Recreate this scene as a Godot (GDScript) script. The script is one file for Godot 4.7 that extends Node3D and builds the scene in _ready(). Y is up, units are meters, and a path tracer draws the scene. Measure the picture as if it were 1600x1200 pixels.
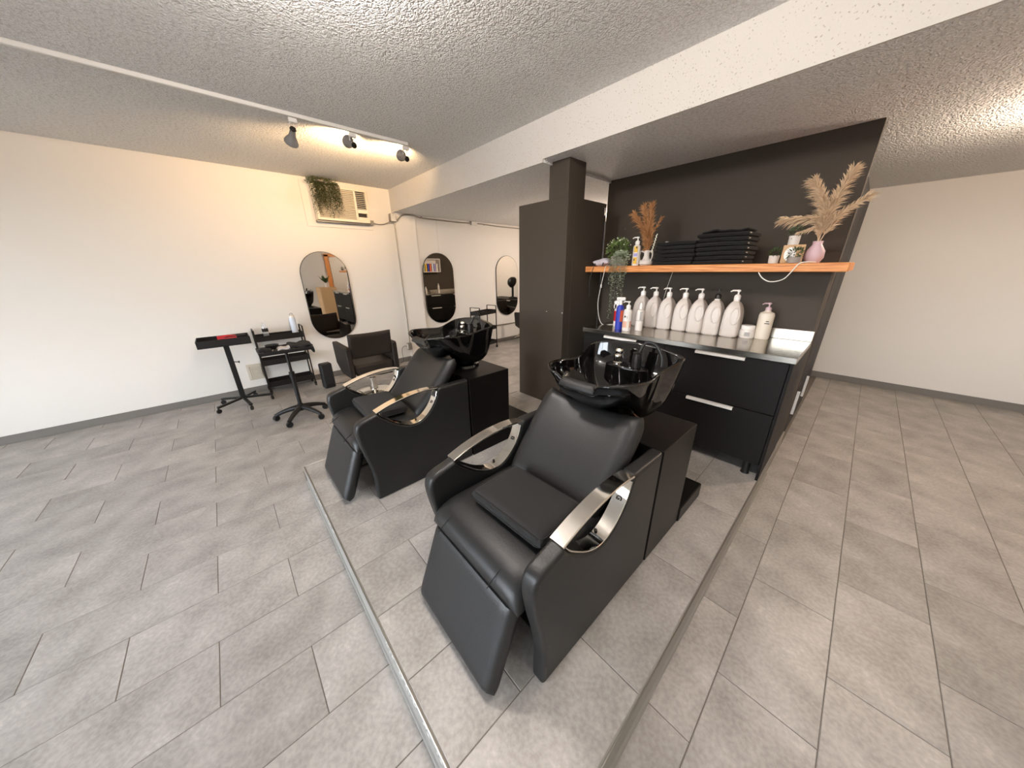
extends Node3D
# Hair salon wash area: two backwash chairs on a tiled platform, black partition, counter and shelf, white walls with mirrors.

var M := {}
var used := {}
var rng := RandomNumberGenerator.new()

const PLAT := 0.14          # platform height
const XW := -5.353          # long white wall
const YC := 2.734           # main ceiling
const YS := 2.442           # lower ceiling behind the beam
const ZB := -2.318          # beam face


# ---------------------------------------------------------------- shapes
class Shape:
	var t := PackedVector3Array()

	func tri(a: Vector3, b: Vector3, c: Vector3) -> void:
		if (b - a).cross(c - a).length_squared() > 1e-16:
			t.push_back(a); t.push_back(b); t.push_back(c)

	func tri_out(a: Vector3, b: Vector3, c: Vector3, o: Vector3) -> void:
		if (c - a).cross(b - a).dot((a + b + c) / 3.0 - o) < 0.0:
			tri(a, c, b)
		else:
			tri(a, b, c)

	func quad(a: Vector3, b: Vector3, c: Vector3, d: Vector3) -> void:
		tri(a, b, c); tri(a, c, d)

	func close(from: int) -> void:      # turn a closed piece so that its faces run clockwise outside
		var o := Vector3.ZERO
		var n := t.size()
		if n == from:
			return
		for i in range(from, n):
			o += t[i]
		o /= float(n - from)
		var v := 0.0
		for i in range(from, n, 3):
			v += (t[i] - o).dot((t[i + 1] - o).cross(t[i + 2] - o))
		if v > 0.0:
			for i in range(from, n, 3):
				var k := t[i + 1]
				t[i + 1] = t[i + 2]
				t[i + 2] = k

	func box(c: Vector3, s: Vector3, b := 0.0, bs := Basis()) -> Shape:
		var h := s * 0.5
		b = minf(b, minf(h.x, minf(h.y, h.z)) * 0.95)
		var pt := func(ax: int, sg: Vector3) -> Vector3:
			var p := Vector3.ZERO
			for k in 3:
				p[k] = sg[k] * (h[k] if k == ax or b == 0.0 else h[k] - b)
			return c + bs * p
		for ax in 3:
			var u := (ax + 1) % 3
			var w := (ax + 2) % 3
			for s0 in [-1.0, 1.0]:
				var q := []
				for e in [[-1.0, -1.0], [1.0, -1.0], [1.0, 1.0], [-1.0, 1.0]]:
					var sg := Vector3.ZERO
					sg[ax] = s0; sg[u] = e[0]; sg[w] = e[1]
					q.append(pt.call(ax, sg))
				tri_out(q[0], q[1], q[2], c); tri_out(q[0], q[2], q[3], c)
				if b > 0.0:
					for s1 in [-1.0, 1.0]:
						var r := []
						for e in [[ax, -1.0], [ax, 1.0], [u, 1.0], [u, -1.0]]:
							var sg := Vector3.ZERO
							sg[ax] = s0; sg[u] = s1; sg[w] = e[1]
							r.append(pt.call(e[0], sg))
						tri_out(r[0], r[1], r[2], c); tri_out(r[0], r[2], r[3], c)
		if b > 0.0:
			for x in [-1.0, 1.0]:
				for y in [-1.0, 1.0]:
					for z in [-1.0, 1.0]:
						var sg := Vector3(x, y, z)
						tri_out(pt.call(0, sg), pt.call(1, sg), pt.call(2, sg), c)
		return self

	func span(lo: Vector3, hi: Vector3, b := 0.0) -> Shape:
		return box((lo + hi) * 0.5, (hi - lo).abs(), b)

	func loft(rings: Array, caps := true, ring_closed := true) -> Shape:
		var from := t.size()
		var n: int = rings[0].size()
		for i in rings.size() - 1:
			var a: PackedVector3Array = rings[i]
			var b: PackedVector3Array = rings[i + 1]
			for j in (n if ring_closed else n - 1):
				var k := (j + 1) % n
				quad(a[j], a[k], b[k], b[j])
		if caps:
			for e in 2:
				var r: PackedVector3Array = rings[0] if e == 0 else rings[rings.size() - 1]
				var m := Vector3.ZERO
				for p in r:
					m += p
				m /= float(n)
				for j in n:
					var k := (j + 1) % n
					if e == 0:
						tri(m, r[k], r[j])
					else:
						tri(m, r[j], r[k])
		close(from)
		return self

	func lathe(profile: Array, seg := 24, xf := Transform3D(), sx := 1.0, sz := 1.0) -> Shape:
		var rings := []
		for p in profile:
			var r := PackedVector3Array()
			for j in seg:
				var a := TAU * j / seg
				r.push_back(xf * Vector3(cos(a) * p[0] * sx, p[1], sin(a) * p[0] * sz))
			rings.append(r)
		return loft(rings)

	func tube(path: Array, rad, seg := 8, closed := false) -> Shape:
		var n := path.size()
		var rings := []
		var side := Vector3.ZERO
		for i in n:
			var d: Vector3
			if closed:
				d = (path[(i + 1) % n] - path[(i + n - 1) % n]).normalized()
			else:
				d = (path[mini(i + 1, n - 1)] - path[maxi(i - 1, 0)]).normalized()
			if side == Vector3.ZERO:
				side = d.cross(Vector3.UP if absf(d.y) < 0.9 else Vector3.RIGHT).normalized()
			else:
				side = (side - d * side.dot(d)).normalized()
			var up := d.cross(side)
			var r := PackedVector3Array()
			var q: float = rad[i] if rad is Array else rad
			for j in seg:
				var a := TAU * j / seg
				r.push_back(path[i] + (side * cos(a) + up * sin(a)) * q)
			rings.append(r)
		if closed:
			rings.append(rings[0])
			return loft(rings, false)
		return loft(rings)

	static func inset(poly: PackedVector2Array, d: float) -> PackedVector2Array:
		var n := poly.size()
		var area := 0.0
		for i in n:
			area += poly[i].cross(poly[(i + 1) % n])
		var sg := 1.0 if area > 0.0 else -1.0
		var out := PackedVector2Array()
		for i in n:
			var a := (poly[i] - poly[(i + n - 1) % n]).normalized()
			var b := (poly[(i + 1) % n] - poly[i]).normalized()
			var na := Vector2(-a.y, a.x) * sg
			var nb := Vector2(-b.y, b.x) * sg
			var m := (na + nb).normalized()
			out.push_back(poly[i] + m * d / maxf(0.5, m.dot(na)))
		return out

	# outline in x,y, thickness along z, edges rounded by r, placed by xf
	func prism(poly: PackedVector2Array, thick: float, r := 0.0, steps := 3, xf := Transform3D()) -> Shape:
		var from := t.size()
		var rings := []
		var lay := []
		if r <= 0.0:
			lay = [[0.0, -thick / 2.0], [0.0, thick / 2.0]]
		else:
			for i in steps + 1:
				var a := PI / 2 * i / steps
				lay.append([r - r * sin(a), -thick / 2.0 + r - r * cos(a)])
			for i in steps + 1:
				var a := PI / 2 * (steps - i) / steps
				lay.append([r - r * sin(a), thick / 2.0 - r + r * cos(a)])
		for l in lay:
			var q := inset(poly, l[0]) if l[0] > 1e-6 else poly
			var ring := PackedVector3Array()
			for p in q:
				ring.push_back(xf * Vector3(p.x, p.y, l[1]))
			rings.append(ring)
		for i in rings.size() - 1:
			for j in poly.size():
				var k := (j + 1) % poly.size()
				quad(rings[i][j], rings[i][k], rings[i + 1][k], rings[i + 1][j])
		var idx := Geometry2D.triangulate_polygon(poly)
		var area := 0.0
		for i in poly.size():
			area += poly[i].cross(poly[(i + 1) % poly.size()])
		for e in 2:
			var ring: PackedVector3Array = rings[0] if e == 0 else rings[rings.size() - 1]
			for i in range(0, idx.size(), 3):
				var a2 := (poly[idx[i + 1]] - poly[idx[i]]).cross(poly[idx[i + 2]] - poly[idx[i]])
				var flip := (a2 * area < 0.0) != (e == 0)
				if flip:
					tri(ring[idx[i]], ring[idx[i + 2]], ring[idx[i + 1]])
				else:
					tri(ring[idx[i]], ring[idx[i + 1]], ring[idx[i + 2]])
		close(from)
		return self

	# cushion: mid surface pos(s, t), both -1..1, thickness T, rounded over the outer fractions rs, rt
	func pad(pos: Callable, T: float, rs: float, rt: float, ns := 16, nt := 16, puff := 0.0) -> Shape:
		var from := t.size()
		var A := []
		var B := []
		for i in ns + 1:
			var s := sin((-1.0 + 2.0 * i / ns) * PI / 2)
			var ra := PackedVector3Array()
			var rb := PackedVector3Array()
			for j in nt + 1:
				var q := sin((-1.0 + 2.0 * j / nt) * PI / 2)
				var p: Vector3 = pos.call(s, q)
				var ds: Vector3 = pos.call(s + 0.01, q) - pos.call(s - 0.01, q)
				var dt: Vector3 = pos.call(s, q + 0.01) - pos.call(s, q - 0.01)
				var n := ds.cross(dt).normalized()
				var es := maxf(0.0, (absf(s) - (1.0 - rs)) / rs)
				var et := maxf(0.0, (absf(q) - (1.0 - rt)) / rt)
				var e := T / 2.0 * sqrt(maxf(0.0, 1.0 - es * es)) * sqrt(maxf(0.0, 1.0 - et * et)) * (1.0 + puff * (1.0 - s * s) * (1.0 - q * q))
				ra.push_back(p + n * e)
				rb.push_back(p - n * e)
			A.append(ra); B.append(rb)
		for i in ns:
			for j in nt:
				quad(A[i][j], A[i + 1][j], A[i + 1][j + 1], A[i][j + 1])
				quad(B[i][j], B[i][j + 1], B[i + 1][j + 1], B[i + 1][j])
		close(from)
		return self

	func leaf(p: Vector3, d: Vector3, up: Vector3, l: float, w: float) -> void:
		var s := d.cross(up).normalized() * w * 0.5
		var n := s.cross(d).normalized() * w * 0.18
		var m := p + d * l * 0.45
		var e := p + d * l
		tri(p, m + s + n, m); tri(p, m, m - s + n)
		tri(m, m + s + n, e); tri(m, e, m - s + n)

	func mesh(crease := 42.0) -> ArrayMesh:
		var n := t.size()
		var nor := PackedVector3Array()
		nor.resize(n)
		var fn := PackedVector3Array()
		fn.resize(n / 3)
		for i in n / 3:
			fn[i] = (t[i * 3 + 2] - t[i * 3]).cross(t[i * 3 + 1] - t[i * 3])
		if crease <= 0.0:
			for i in n:
				nor[i] = fn[i / 3].normalized()
		else:
			var c := cos(deg_to_rad(crease))
			var at := {}
			for i in n:
				var k := Vector3i((t[i] * 20000.0).round())
				if not at.has(k):
					at[k] = []
				at[k].append(i / 3)
			for i in n:
				var me := fn[i / 3]
				var mn := me.normalized()
				var sum := Vector3.ZERO
				for f in at[Vector3i((t[i] * 20000.0).round())]:
					if fn[f].normalized().dot(mn) >= c:
						sum += fn[f]
				nor[i] = sum.normalized() if sum.length_squared() > 0.0 else mn
		var a := []
		a.resize(Mesh.ARRAY_MAX)
		a[Mesh.ARRAY_VERTEX] = t
		a[Mesh.ARRAY_NORMAL] = nor
		var m := ArrayMesh.new()
		m.add_surface_from_arrays(Mesh.PRIMITIVE_TRIANGLES, a)
		return m


func V(x: float, y: float, z: float) -> Vector3:
	return Vector3(x, y, z)


func spline(pts: Array, per := 5, closed := false) -> Array:
	var out := []
	var n := pts.size()
	for i in (n if closed else n - 1):
		var p0 = pts[(i + n - 1) % n] if closed else pts[maxi(i - 1, 0)]
		var p1 = pts[i]
		var p2 = pts[(i + 1) % n]
		var p3 = pts[(i + 2) % n] if closed else pts[mini(i + 2, n - 1)]
		for k in per:
			var q := float(k) / per
			out.append(0.5 * (2.0 * p1 + (p2 - p0) * q + (2.0 * p0 - 5.0 * p1 + 4.0 * p2 - p3) * q * q + (3.0 * p1 - p0 - 3.0 * p2 + p3) * q * q * q))
	if not closed:
		out.append(pts[n - 1])
	return out


# ---------------------------------------------------------------- nodes
func numbered(called: String) -> String:
	var n: int = used.get(called, 0)
	used[called] = n + 1
	return called if n == 0 else "%s_%03d" % [called, n]


func thing(called: String, label: String, category: String, at := Vector3.ZERO, turn := 0.0, group := "") -> Node3D:
	var o := Node3D.new()
	o.name = numbered(called)
	add_child(o)
	o.position = at
	o.rotation.y = turn
	o.set_meta("label", label)
	o.set_meta("category", category)
	if group:
		o.set_meta("group", group)
	return o


func part(called: String, sh, m: Material, parent: Node3D, crease := 42.0) -> MeshInstance3D:
	var o := MeshInstance3D.new()
	o.name = called
	o.mesh = sh.mesh(crease) if sh is Shape else sh
	o.material_override = m
	parent.add_child(o, true)
	return o


func solo(called: String, label: String, category: String, sh, m: Material, at := Vector3.ZERO, turn := 0.0, group := "", crease := 42.0) -> MeshInstance3D:
	var o := MeshInstance3D.new()
	o.name = numbered(called)
	o.mesh = sh.mesh(crease) if sh is Shape else sh
	o.material_override = m
	add_child(o)
	o.position = at
	o.rotation.y = turn
	o.set_meta("label", label)
	o.set_meta("category", category)
	if group:
		o.set_meta("group", group)
	return o


func structure(called: String, label: String, sh, m: Material) -> Node3D:
	var o: Node3D
	if sh == null:
		o = Node3D.new()
	else:
		o = MeshInstance3D.new()
		o.mesh = sh.mesh() if sh is Shape else sh
		o.material_override = m
	o.name = numbered(called)
	add_child(o)
	o.set_meta("kind", "structure")
	o.set_meta("label", label)
	return o


func copy(o: Node3D, called: String, at: Vector3, turn := 0.0, label := "") -> Node3D:
	var c: Node3D = o.duplicate()
	c.name = numbered(called)
	add_child(c)
	c.position = at
	c.rotation.y = turn
	if label:
		c.set_meta("label", label)
	return c


# ---------------------------------------------------------------- materials
func mat(c: Color, rough := 0.6, metal := 0.0, spec := 0.5) -> StandardMaterial3D:
	var m := StandardMaterial3D.new()
	m.albedo_color = c
	m.roughness = rough
	m.metallic = metal
	m.metallic_specular = spec
	return m


func noise_image(sd: int, freq: float, size: int, octaves := 4, type := FastNoiseLite.TYPE_SIMPLEX_SMOOTH, warp := 0.0) -> Image:
	var n := FastNoiseLite.new()
	n.seed = sd
	n.noise_type = type
	n.frequency = freq
	n.fractal_octaves = octaves
	if octaves <= 1:
		n.fractal_type = FastNoiseLite.FRACTAL_NONE
	if warp > 0.0:
		n.domain_warp_enabled = true
		n.domain_warp_amplitude = warp
		n.domain_warp_frequency = freq * 0.7
	var im := n.get_seamless_image(size, size)
	im.convert(Image.FORMAT_L8)
	return im


func ramp_texture(im: Image, stops: Array, second: Image = null, mixk := 0.0) -> ImageTexture:
	var g := Gradient.new()
	g.offsets = PackedFloat32Array(stops.map(func(s): return s[0]))
	g.colors = PackedColorArray(stops.map(func(s): return s[1]))
	var lut := []
	for i in 256:
		lut.append(g.sample(i / 255.0))
	var w := im.get_width()
	var d := im.get_data()
	var e := second.get_data() if second else PackedByteArray()
	var out := PackedByteArray()
	out.resize(w * w * 3)
	for i in w * w:
		var v: int = d[i]
		if second:
			v = clampi(int(lerpf(v, e[i], mixk)), 0, 255)
		var c: Color = lut[v]
		out[i * 3] = int(c.r * 255.0)
		out[i * 3 + 1] = int(c.g * 255.0)
		out[i * 3 + 2] = int(c.b * 255.0)
	return ImageTexture.create_from_image(Image.create_from_data(w, w, false, Image.FORMAT_RGB8, out))


func tri_map(m: StandardMaterial3D, scale: Vector3, world := true, offset := Vector3.ZERO) -> StandardMaterial3D:
	m.uv1_triplanar = true
	m.uv1_world_triplanar = world
	m.uv1_scale = scale
	m.uv1_offset = offset
	m.uv1_triplanar_sharpness = 6.0
	return m


func bump(m: StandardMaterial3D, tex: Texture2D, cm: float) -> StandardMaterial3D:
	m.heightmap_enabled = true
	m.heightmap_texture = tex
	m.heightmap_scale = cm
	return m


func C(r: int, g: int, b: int) -> Color:
	return Color(r / 255.0, g / 255.0, b / 255.0)


func make_materials() -> void:
	# tiles: mottled warm grey stone, eight offsets of one pattern
	var big := noise_image(11, 0.0035, 1024, 3, FastNoiseLite.TYPE_SIMPLEX_SMOOTH, 40.0)
	var fine := noise_image(12, 0.045, 1024, 5)
	var stone := ramp_texture(big, [[0.0, C(132, 128, 123)], [0.3, C(155, 150, 144)], [0.5, C(168, 163, 157)], [0.7, C(179, 174, 168)], [1.0, C(206, 201, 195)]], fine, 0.45)
	var grit := ImageTexture.create_from_image(fine)
	for i in 8:
		var m := mat(C(255, 255, 255).darkened([0.0, 0.03, 0.06, 0.02, 0.05, 0.0, 0.08, 0.04][i]), 0.42)
		m.albedo_texture = stone
		tri_map(m, V(0.9, 0.9, 0.9), false, V(0.137 * i, 0.31 * i, 0.213 * i))
		bump(m, grit, 0.04)
		M["tile%d" % i] = m
	M.grout = mat(C(112, 105, 97), 0.9)
	M.riser = mat(C(143, 139, 132), 0.8)
	# sprayed ceiling
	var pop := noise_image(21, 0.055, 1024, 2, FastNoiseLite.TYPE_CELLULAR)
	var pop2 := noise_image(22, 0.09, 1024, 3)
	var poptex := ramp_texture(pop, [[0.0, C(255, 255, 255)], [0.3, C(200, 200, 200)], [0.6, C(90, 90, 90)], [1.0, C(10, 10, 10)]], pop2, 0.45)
	var pop_shade_col := ramp_texture(pop, [[0.0, C(250, 249, 247)], [0.4, C(240, 239, 237)], [0.65, C(224, 223, 220)], [1.0, C(200, 199, 196)]], pop2, 0.45)  # crevice shade between the grains is painted into this colour map
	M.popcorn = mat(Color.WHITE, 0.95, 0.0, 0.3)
	M.popcorn.albedo_texture = pop_shade_col
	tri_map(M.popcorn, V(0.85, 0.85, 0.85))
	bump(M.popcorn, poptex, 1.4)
	# wall paint
	M.paint = mat(C(228, 223, 215), 0.75)
	
	var specks := noise_image(33, 0.11, 1024, 1)
	var spk2 := noise_image(34, 0.012, 1024, 2)
	M.beam = mat(Color.WHITE, 0.8)
	M.beam.albedo_texture = ramp_texture(specks, [[0.0, C(150, 142, 132)], [0.13, C(168, 160, 150)], [0.17, C(208, 204, 198)], [1.0, C(211, 207, 202)]], spk2, 0.12)
	tri_map(M.beam, V(0.7, 0.7, 0.7))
	M.grey_wall = mat(C(205, 201, 195), 0.8)
	M.base = mat(C(116, 111, 104), 0.6)
	M.black_paint = mat(C(68, 61, 53), 0.62, 0.0, 0.35)
	
	M.black_board = mat(C(23, 21, 20), 0.5, 0.0, 0.28)
	M.black_plastic = mat(C(26, 25, 25), 0.45, 0.0, 0.4)
	M.black_metal = mat(C(32, 29, 27), 0.4, 0.3)
	M.dark_metal = mat(C(58, 56, 54), 0.35, 0.8)
	# leather
	var hide := ImageTexture.create_from_image(noise_image(41, 0.05, 512, 3, FastNoiseLite.TYPE_CELLULAR))
	M.leather = mat(C(27, 27, 27), 0.42, 0.0, 0.48)
	tri_map(M.leather, V(5, 5, 5), false); bump(M.leather, hide, 0.035)
	M.leather_brown = mat(C(40, 34, 30), 0.5, 0.0, 0.35)
	tri_map(M.leather_brown, V(5, 5, 5), false); bump(M.leather_brown, hide, 0.03)
	M.vinyl = mat(C(16, 14, 13), 0.35, 0.0, 0.27)
	var weave := ImageTexture.create_from_image(noise_image(42, 0.12, 512, 2))
	M.fabric = mat(C(31, 30, 29), 0.95)
	M.fabric.rim_enabled = true
	M.fabric.rim = 0.15
	tri_map(M.fabric, V(6, 6, 6), false); bump(M.fabric, weave, 0.12)
	M.towel = mat(C(27, 26, 25), 1.0)
	M.towel.rim_enabled = true
	M.towel.rim = 0.12
	tri_map(M.towel, V(5, 5, 5), false); bump(M.towel, weave, 0.3)
	M.towel_tag = mat(C(190, 186, 180), 0.9)
	M.chrome = mat(C(232, 228, 220), 0.07, 1.0)
	M.steel = mat(C(180, 174, 164), 0.2, 1.0)
	M.trim_metal = mat(C(150, 147, 141), 0.35, 1.0)
	M.ceramic = mat(C(10, 9, 9), 0.05, 0.0, 0.6)
	M.gel = mat(C(22, 21, 21), 0.55)
	M.mirror = mat(C(208, 205, 199), 0.015, 1.0)
	M.rim = mat(C(38, 34, 31), 0.4, 0.4)
	M.white_handle = mat(C(226, 222, 216), 0.4)
	M.white_plastic = mat(C(226, 220, 213), 0.38)
	M.jug = mat(C(210, 201, 193), 0.42)
	M.cream = mat(C(222, 212, 196), 0.45)
	M.pump_white = mat(C(236, 233, 228), 0.35)
	M.pink = mat(C(200, 172, 178), 0.4)
	M.red = mat(C(176, 28, 38), 0.4)
	M.blue = mat(C(42, 58, 168), 0.35)
	M.orange = mat(C(214, 100, 62), 0.5)
	M.yellow = mat(C(224, 178, 38), 0.5)
	M.ink = mat(C(40, 36, 34), 0.7)
	M.print_grey = mat(C(172, 168, 166), 0.6)
	M.peach = mat(C(214, 168, 146), 0.5)
	M.lilac = mat(C(150, 140, 190), 0.5)
	# fir shelf
	var grain := noise_image(51, 0.02, 512, 4, FastNoiseLite.TYPE_SIMPLEX_SMOOTH, 20.0)
	M.wood = mat(Color.WHITE, 0.5)
	M.wood.albedo_texture = ramp_texture(grain, [[0.0, C(166, 92, 42)], [0.4, C(206, 132, 70)], [0.6, C(220, 148, 84)], [1.0, C(232, 168, 104)]])
	tri_map(M.wood, V(0.35, 9.0, 4.0))
	M.wood_pale = mat(C(196, 160, 118), 0.55)
	M.leaf = mat(C(98, 118, 60), 0.6)
	M.leaf2 = mat(C(160, 170, 146), 0.65)
	M.leaf3 = mat(C(86, 92, 58), 0.65)
	M.leaf4 = mat(C(58, 78, 46), 0.6)
	for k in ["leaf", "leaf2", "leaf3", "leaf4"]:
		M[k].cull_mode = BaseMaterial3D.CULL_DISABLED
		M[k].backlight_enabled = true
		M[k].backlight = M[k].albedo_color.darkened(0.5)
	M.bud = mat(C(226, 226, 204), 0.7)
	M.pampas_tan = mat(C(178, 128, 82), 0.9)
	M.pampas_cream = mat(C(214, 188, 156), 0.9)
	for k in ["pampas_tan", "pampas_cream", "bud"]:
		M[k].cull_mode = BaseMaterial3D.CULL_DISABLED
	M.pottery = mat(C(214, 206, 198), 0.7)
	M.pot_grey = mat(C(150, 138, 130), 0.8)
	M.soil = mat(C(60, 46, 36), 1.0)
	M.cord = mat(C(230, 226, 218), 0.5)
	M.cord_black = mat(C(26, 24, 23), 0.5)
	M.conduit = mat(C(150, 144, 134), 0.45, 0.6)
	M.ac = mat(C(228, 218, 198), 0.5)
	M.ac_dark = mat(C(46, 40, 36), 0.6)
	M.hatch = mat(C(196, 187, 170), 0.6)
	M.lamp_grey = mat(C(118, 115, 113), 0.5)
	M.white_metal = mat(C(214, 210, 203), 0.5)
	M.glow_warm = mat(C(255, 236, 205), 0.5)
	M.glow_warm.emission_enabled = true
	M.glow_warm.emission = C(255, 214, 150)
	M.glow_warm.emission_energy_multiplier = 6.0
	M.glow_white = mat(C(255, 250, 245), 0.5)
	M.glow_white.emission_enabled = true
	M.glow_white.emission = C(255, 240, 226)
	M.glow_white.emission_energy_multiplier = 5.0
	M.water = mat(Color(0.92, 0.95, 0.97, 0.25), 0.05)
	M.water.transparency = BaseMaterial3D.TRANSPARENCY_ALPHA
	M.glass = mat(Color(0.95, 0.97, 0.97, 0.06), 0.02)
	M.glass.transparency = BaseMaterial3D.TRANSPARENCY_ALPHA
	M.tumbler = mat(C(206, 214, 226), 0.35)
	M.alu = mat(C(120, 118, 115), 0.4, 0.7)
	M.door = mat(C(214, 208, 198), 0.6)


# ---------------------------------------------------------------- scene
func _ready() -> void:
	rng.seed = 7
	# camera
	var cam := Camera3D.new()
	cam.name = "camera"
	cam.fov = 102.29
	cam.near = 0.02
	cam.far = 200.0
	cam.transform = Transform3D(Basis(Vector3.UP, 0.8357) * Basis(Vector3.RIGHT, -0.3566) * Basis(Vector3.BACK, -0.0129), V(0, 1.568, 0))
	add_child(cam)
	cam.current = true
	# sky and exposure
	var env := Environment.new()
	var sky := Sky.new()
	var sm := ProceduralSkyMaterial.new()
	sm.sky_top_color = C(196, 210, 228)
	sm.sky_horizon_color = C(236, 238, 238)
	sm.ground_bottom_color = C(120, 118, 114)
	sm.ground_horizon_color = C(176, 174, 170)
	sm.sky_energy_multiplier = 4.1
	sm.ground_energy_multiplier = 2.2
	sky.sky_material = sm
	env.background_mode = Environment.BG_SKY
	env.sky = sky
	env.tonemap_mode = Environment.TONE_MAPPER_LINEAR
	env.tonemap_exposure = 0.97
	env.sdfgi_enabled = true
	env.ssao_enabled = true
	env.ssil_enabled = true
	var we := WorldEnvironment.new()
	we.name = "environment"
	we.environment = env
	add_child(we)
	make_materials()
	# setting
	build_room()
	build_floor()
	build_platform()
	build_partition()
	# large objects
	build_wash_chairs()
	build_counter()
	build_shelf()
	build_back_bar()
	build_lights()
	# wall side
	build_mirrors()
	build_air_conditioner()
	build_styling_chairs()
	build_carts()
	build_trolleys()
	build_wall_fittings()
	# small things
	build_counter_things()
	build_shelf_things()
	build_far_things()


# ---------------------------------------------------------------- setting
func build_room() -> void:
	# long white wall with pilaster below the beam
	var w := structure("wall_left", "white painted wall with three pill shaped mirrors", Shape.new().span(V(XW - 0.2, -0.2, -6.5), V(XW, 3.1, 4.8)), M.paint)
	structure("wall_pilaster", "shallow white pilaster under the end of the beam", Shape.new().span(V(XW, 0, -2.675), V(XW + 0.07, YS - 0.024, -2.335), 0.003), M.paint)
	var j := part("panel_joint", Shape.new().span(V(XW, 1.85, -3.108), V(XW + 0.0015, 2.40, -3.1035)), M.grey_wall, w)
	j.set_meta("label", "thin vertical joint in the wall above a mirror")
	structure("wall_back", "pale wall at the far end", Shape.new().span(V(XW - 0.2, -0.2, -6.5), V(2.5, 3.1, -6.3)), M.paint)
	structure("wall_right", "pale grey wall opposite the mirrors", Shape.new().span(V(2.2, -0.2, -6.5), V(2.4, 3.1, 4.8)), M.grey_wall)
	# shop front with windows
	var f := structure("wall_front", "shop front wall with large windows", Shape.new()
		.span(V(XW - 0.2, -0.2, 4.6), V(2.4, 0.45, 4.8))
		.span(V(XW - 0.2, 2.5, 4.6), V(2.4, 3.1, 4.8))
		.span(V(XW - 0.2, 0.45, 4.6), V(-3.6, 2.5, 4.8))
		.span(V(1.7, 0.45, 4.6), V(2.4, 2.5, 4.8)), M.paint)
	f.set_meta("label", "shop front wall with large windows")
	for i in 4:
		var x0 := -3.6 + i * 1.325
		var win := structure("window_%d" % (i + 1), "large shop window pane in a grey metal frame", null, null)
		part("window_frame", Shape.new()
			.span(V(x0, 0.45, 4.65), V(x0 + 0.05, 2.5, 4.73)).span(V(x0 + 1.275, 0.45, 4.65), V(x0 + 1.325, 2.5, 4.73))
			.span(V(x0, 0.45, 4.65), V(x0 + 1.325, 0.5, 4.73)).span(V(x0, 2.45, 4.65), V(x0 + 1.325, 2.5, 4.73)), M.alu, win)
		part("pane", Shape.new().span(V(x0 + 0.05, 0.5, 4.685), V(x0 + 1.275, 2.45, 4.691)), M.glass, win)
	# ceilings and beam
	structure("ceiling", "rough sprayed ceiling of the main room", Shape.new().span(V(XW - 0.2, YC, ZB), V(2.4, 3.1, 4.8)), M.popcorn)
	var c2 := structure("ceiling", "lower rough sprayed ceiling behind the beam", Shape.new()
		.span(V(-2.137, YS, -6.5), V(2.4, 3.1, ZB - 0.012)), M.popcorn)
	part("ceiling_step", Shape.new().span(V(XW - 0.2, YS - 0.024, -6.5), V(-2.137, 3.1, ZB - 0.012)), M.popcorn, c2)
	structure("beam", "speckled white beam between the two ceiling heights", Shape.new()
		.span(V(XW - 0.2, YS - 0.024, ZB - 0.012), V(-2.137, 3.1, ZB))
		.span(V(-2.137, YS, ZB - 0.012), V(2.4, 3.1, ZB)), M.beam)
	# skirting
	var b := structure("baseboard_left", "dark grey skirting board along the white wall", Shape.new()
		.span(V(XW, 0, -2.335), V(XW + 0.012, 0.084, 4.6), 0.002).span(V(XW, 0, -6.3), V(XW + 0.012, 0.084, -2.675), 0.002)
		.span(V(XW + 0.07, 0, -2.675), V(XW + 0.082, 0.084, -2.323), 0.002).span(V(XW, 0, -2.335), V(XW + 0.082, 0.084, -2.323)), M.base)
	b.set_meta("label", "dark grey skirting board along the white wall")
	structure("baseboard_back", "dark grey skirting board along the far wall", Shape.new().span(V(XW, 0, -6.3), V(2.2, 0.084, -6.288)), M.base)
	structure("baseboard_right", "dark grey skirting board along the grey wall", Shape.new().span(V(2.188, 0, -6.3), V(2.2, 0.084, -3.6)).span(V(2.188, 0, -2.2), V(2.2, 0.084, 4.6)), M.base)


var tile_meshes := {}

func tile_mesh(w: float, l: float) -> ArrayMesh:
	var k := Vector2i(int(round(w * 1000)), int(round(l * 1000)))
	if not tile_meshes.has(k):
		tile_meshes[k] = Shape.new().box(Vector3(0, -0.006, 0), V(w, 0.012, l), 0.0016).mesh(0.0)
	return tile_meshes[k]


# tile rectangles of a running bond whose rows run along z
func bond(lines: Array, z0: float, first_phase: int, zlo: float, zhi: float) -> Array:
	var out := []
	for i in lines.size() - 1:
		var ph := z0 + (0.305 if (i + first_phase) % 2 else 0.0)
		var k := int(floor((zlo - ph) / 0.61))
		while ph + k * 0.61 < zhi:
			var a := maxf(ph + k * 0.61, zlo)
			var b := minf(ph + (k + 1) * 0.61, zhi)
			if b - a > 0.01:
				out.append([lines[i], a, lines[i + 1], b])
			k += 1
	return out


func cut(rects: Array, x0: float, x1: float, z1: float) -> Array:     # take away the platform: x0..x1, everything below z1 in z
	var out := []
	for r in rects:
		if r[2] <= x0 or r[0] >= x1 or r[1] >= z1:
			out.append(r)
			continue
		if r[3] > z1:
			out.append([r[0], z1, r[2], r[3]])
		var top := minf(r[3], z1)
		if r[0] < x0:
			out.append([r[0], r[1], x0, top])
		if r[2] > x1:
			out.append([x1, r[1], r[2], top])
	return out.filter(func(r): return r[2] - r[0] > 0.012 and r[3] - r[1] > 0.012)


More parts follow.
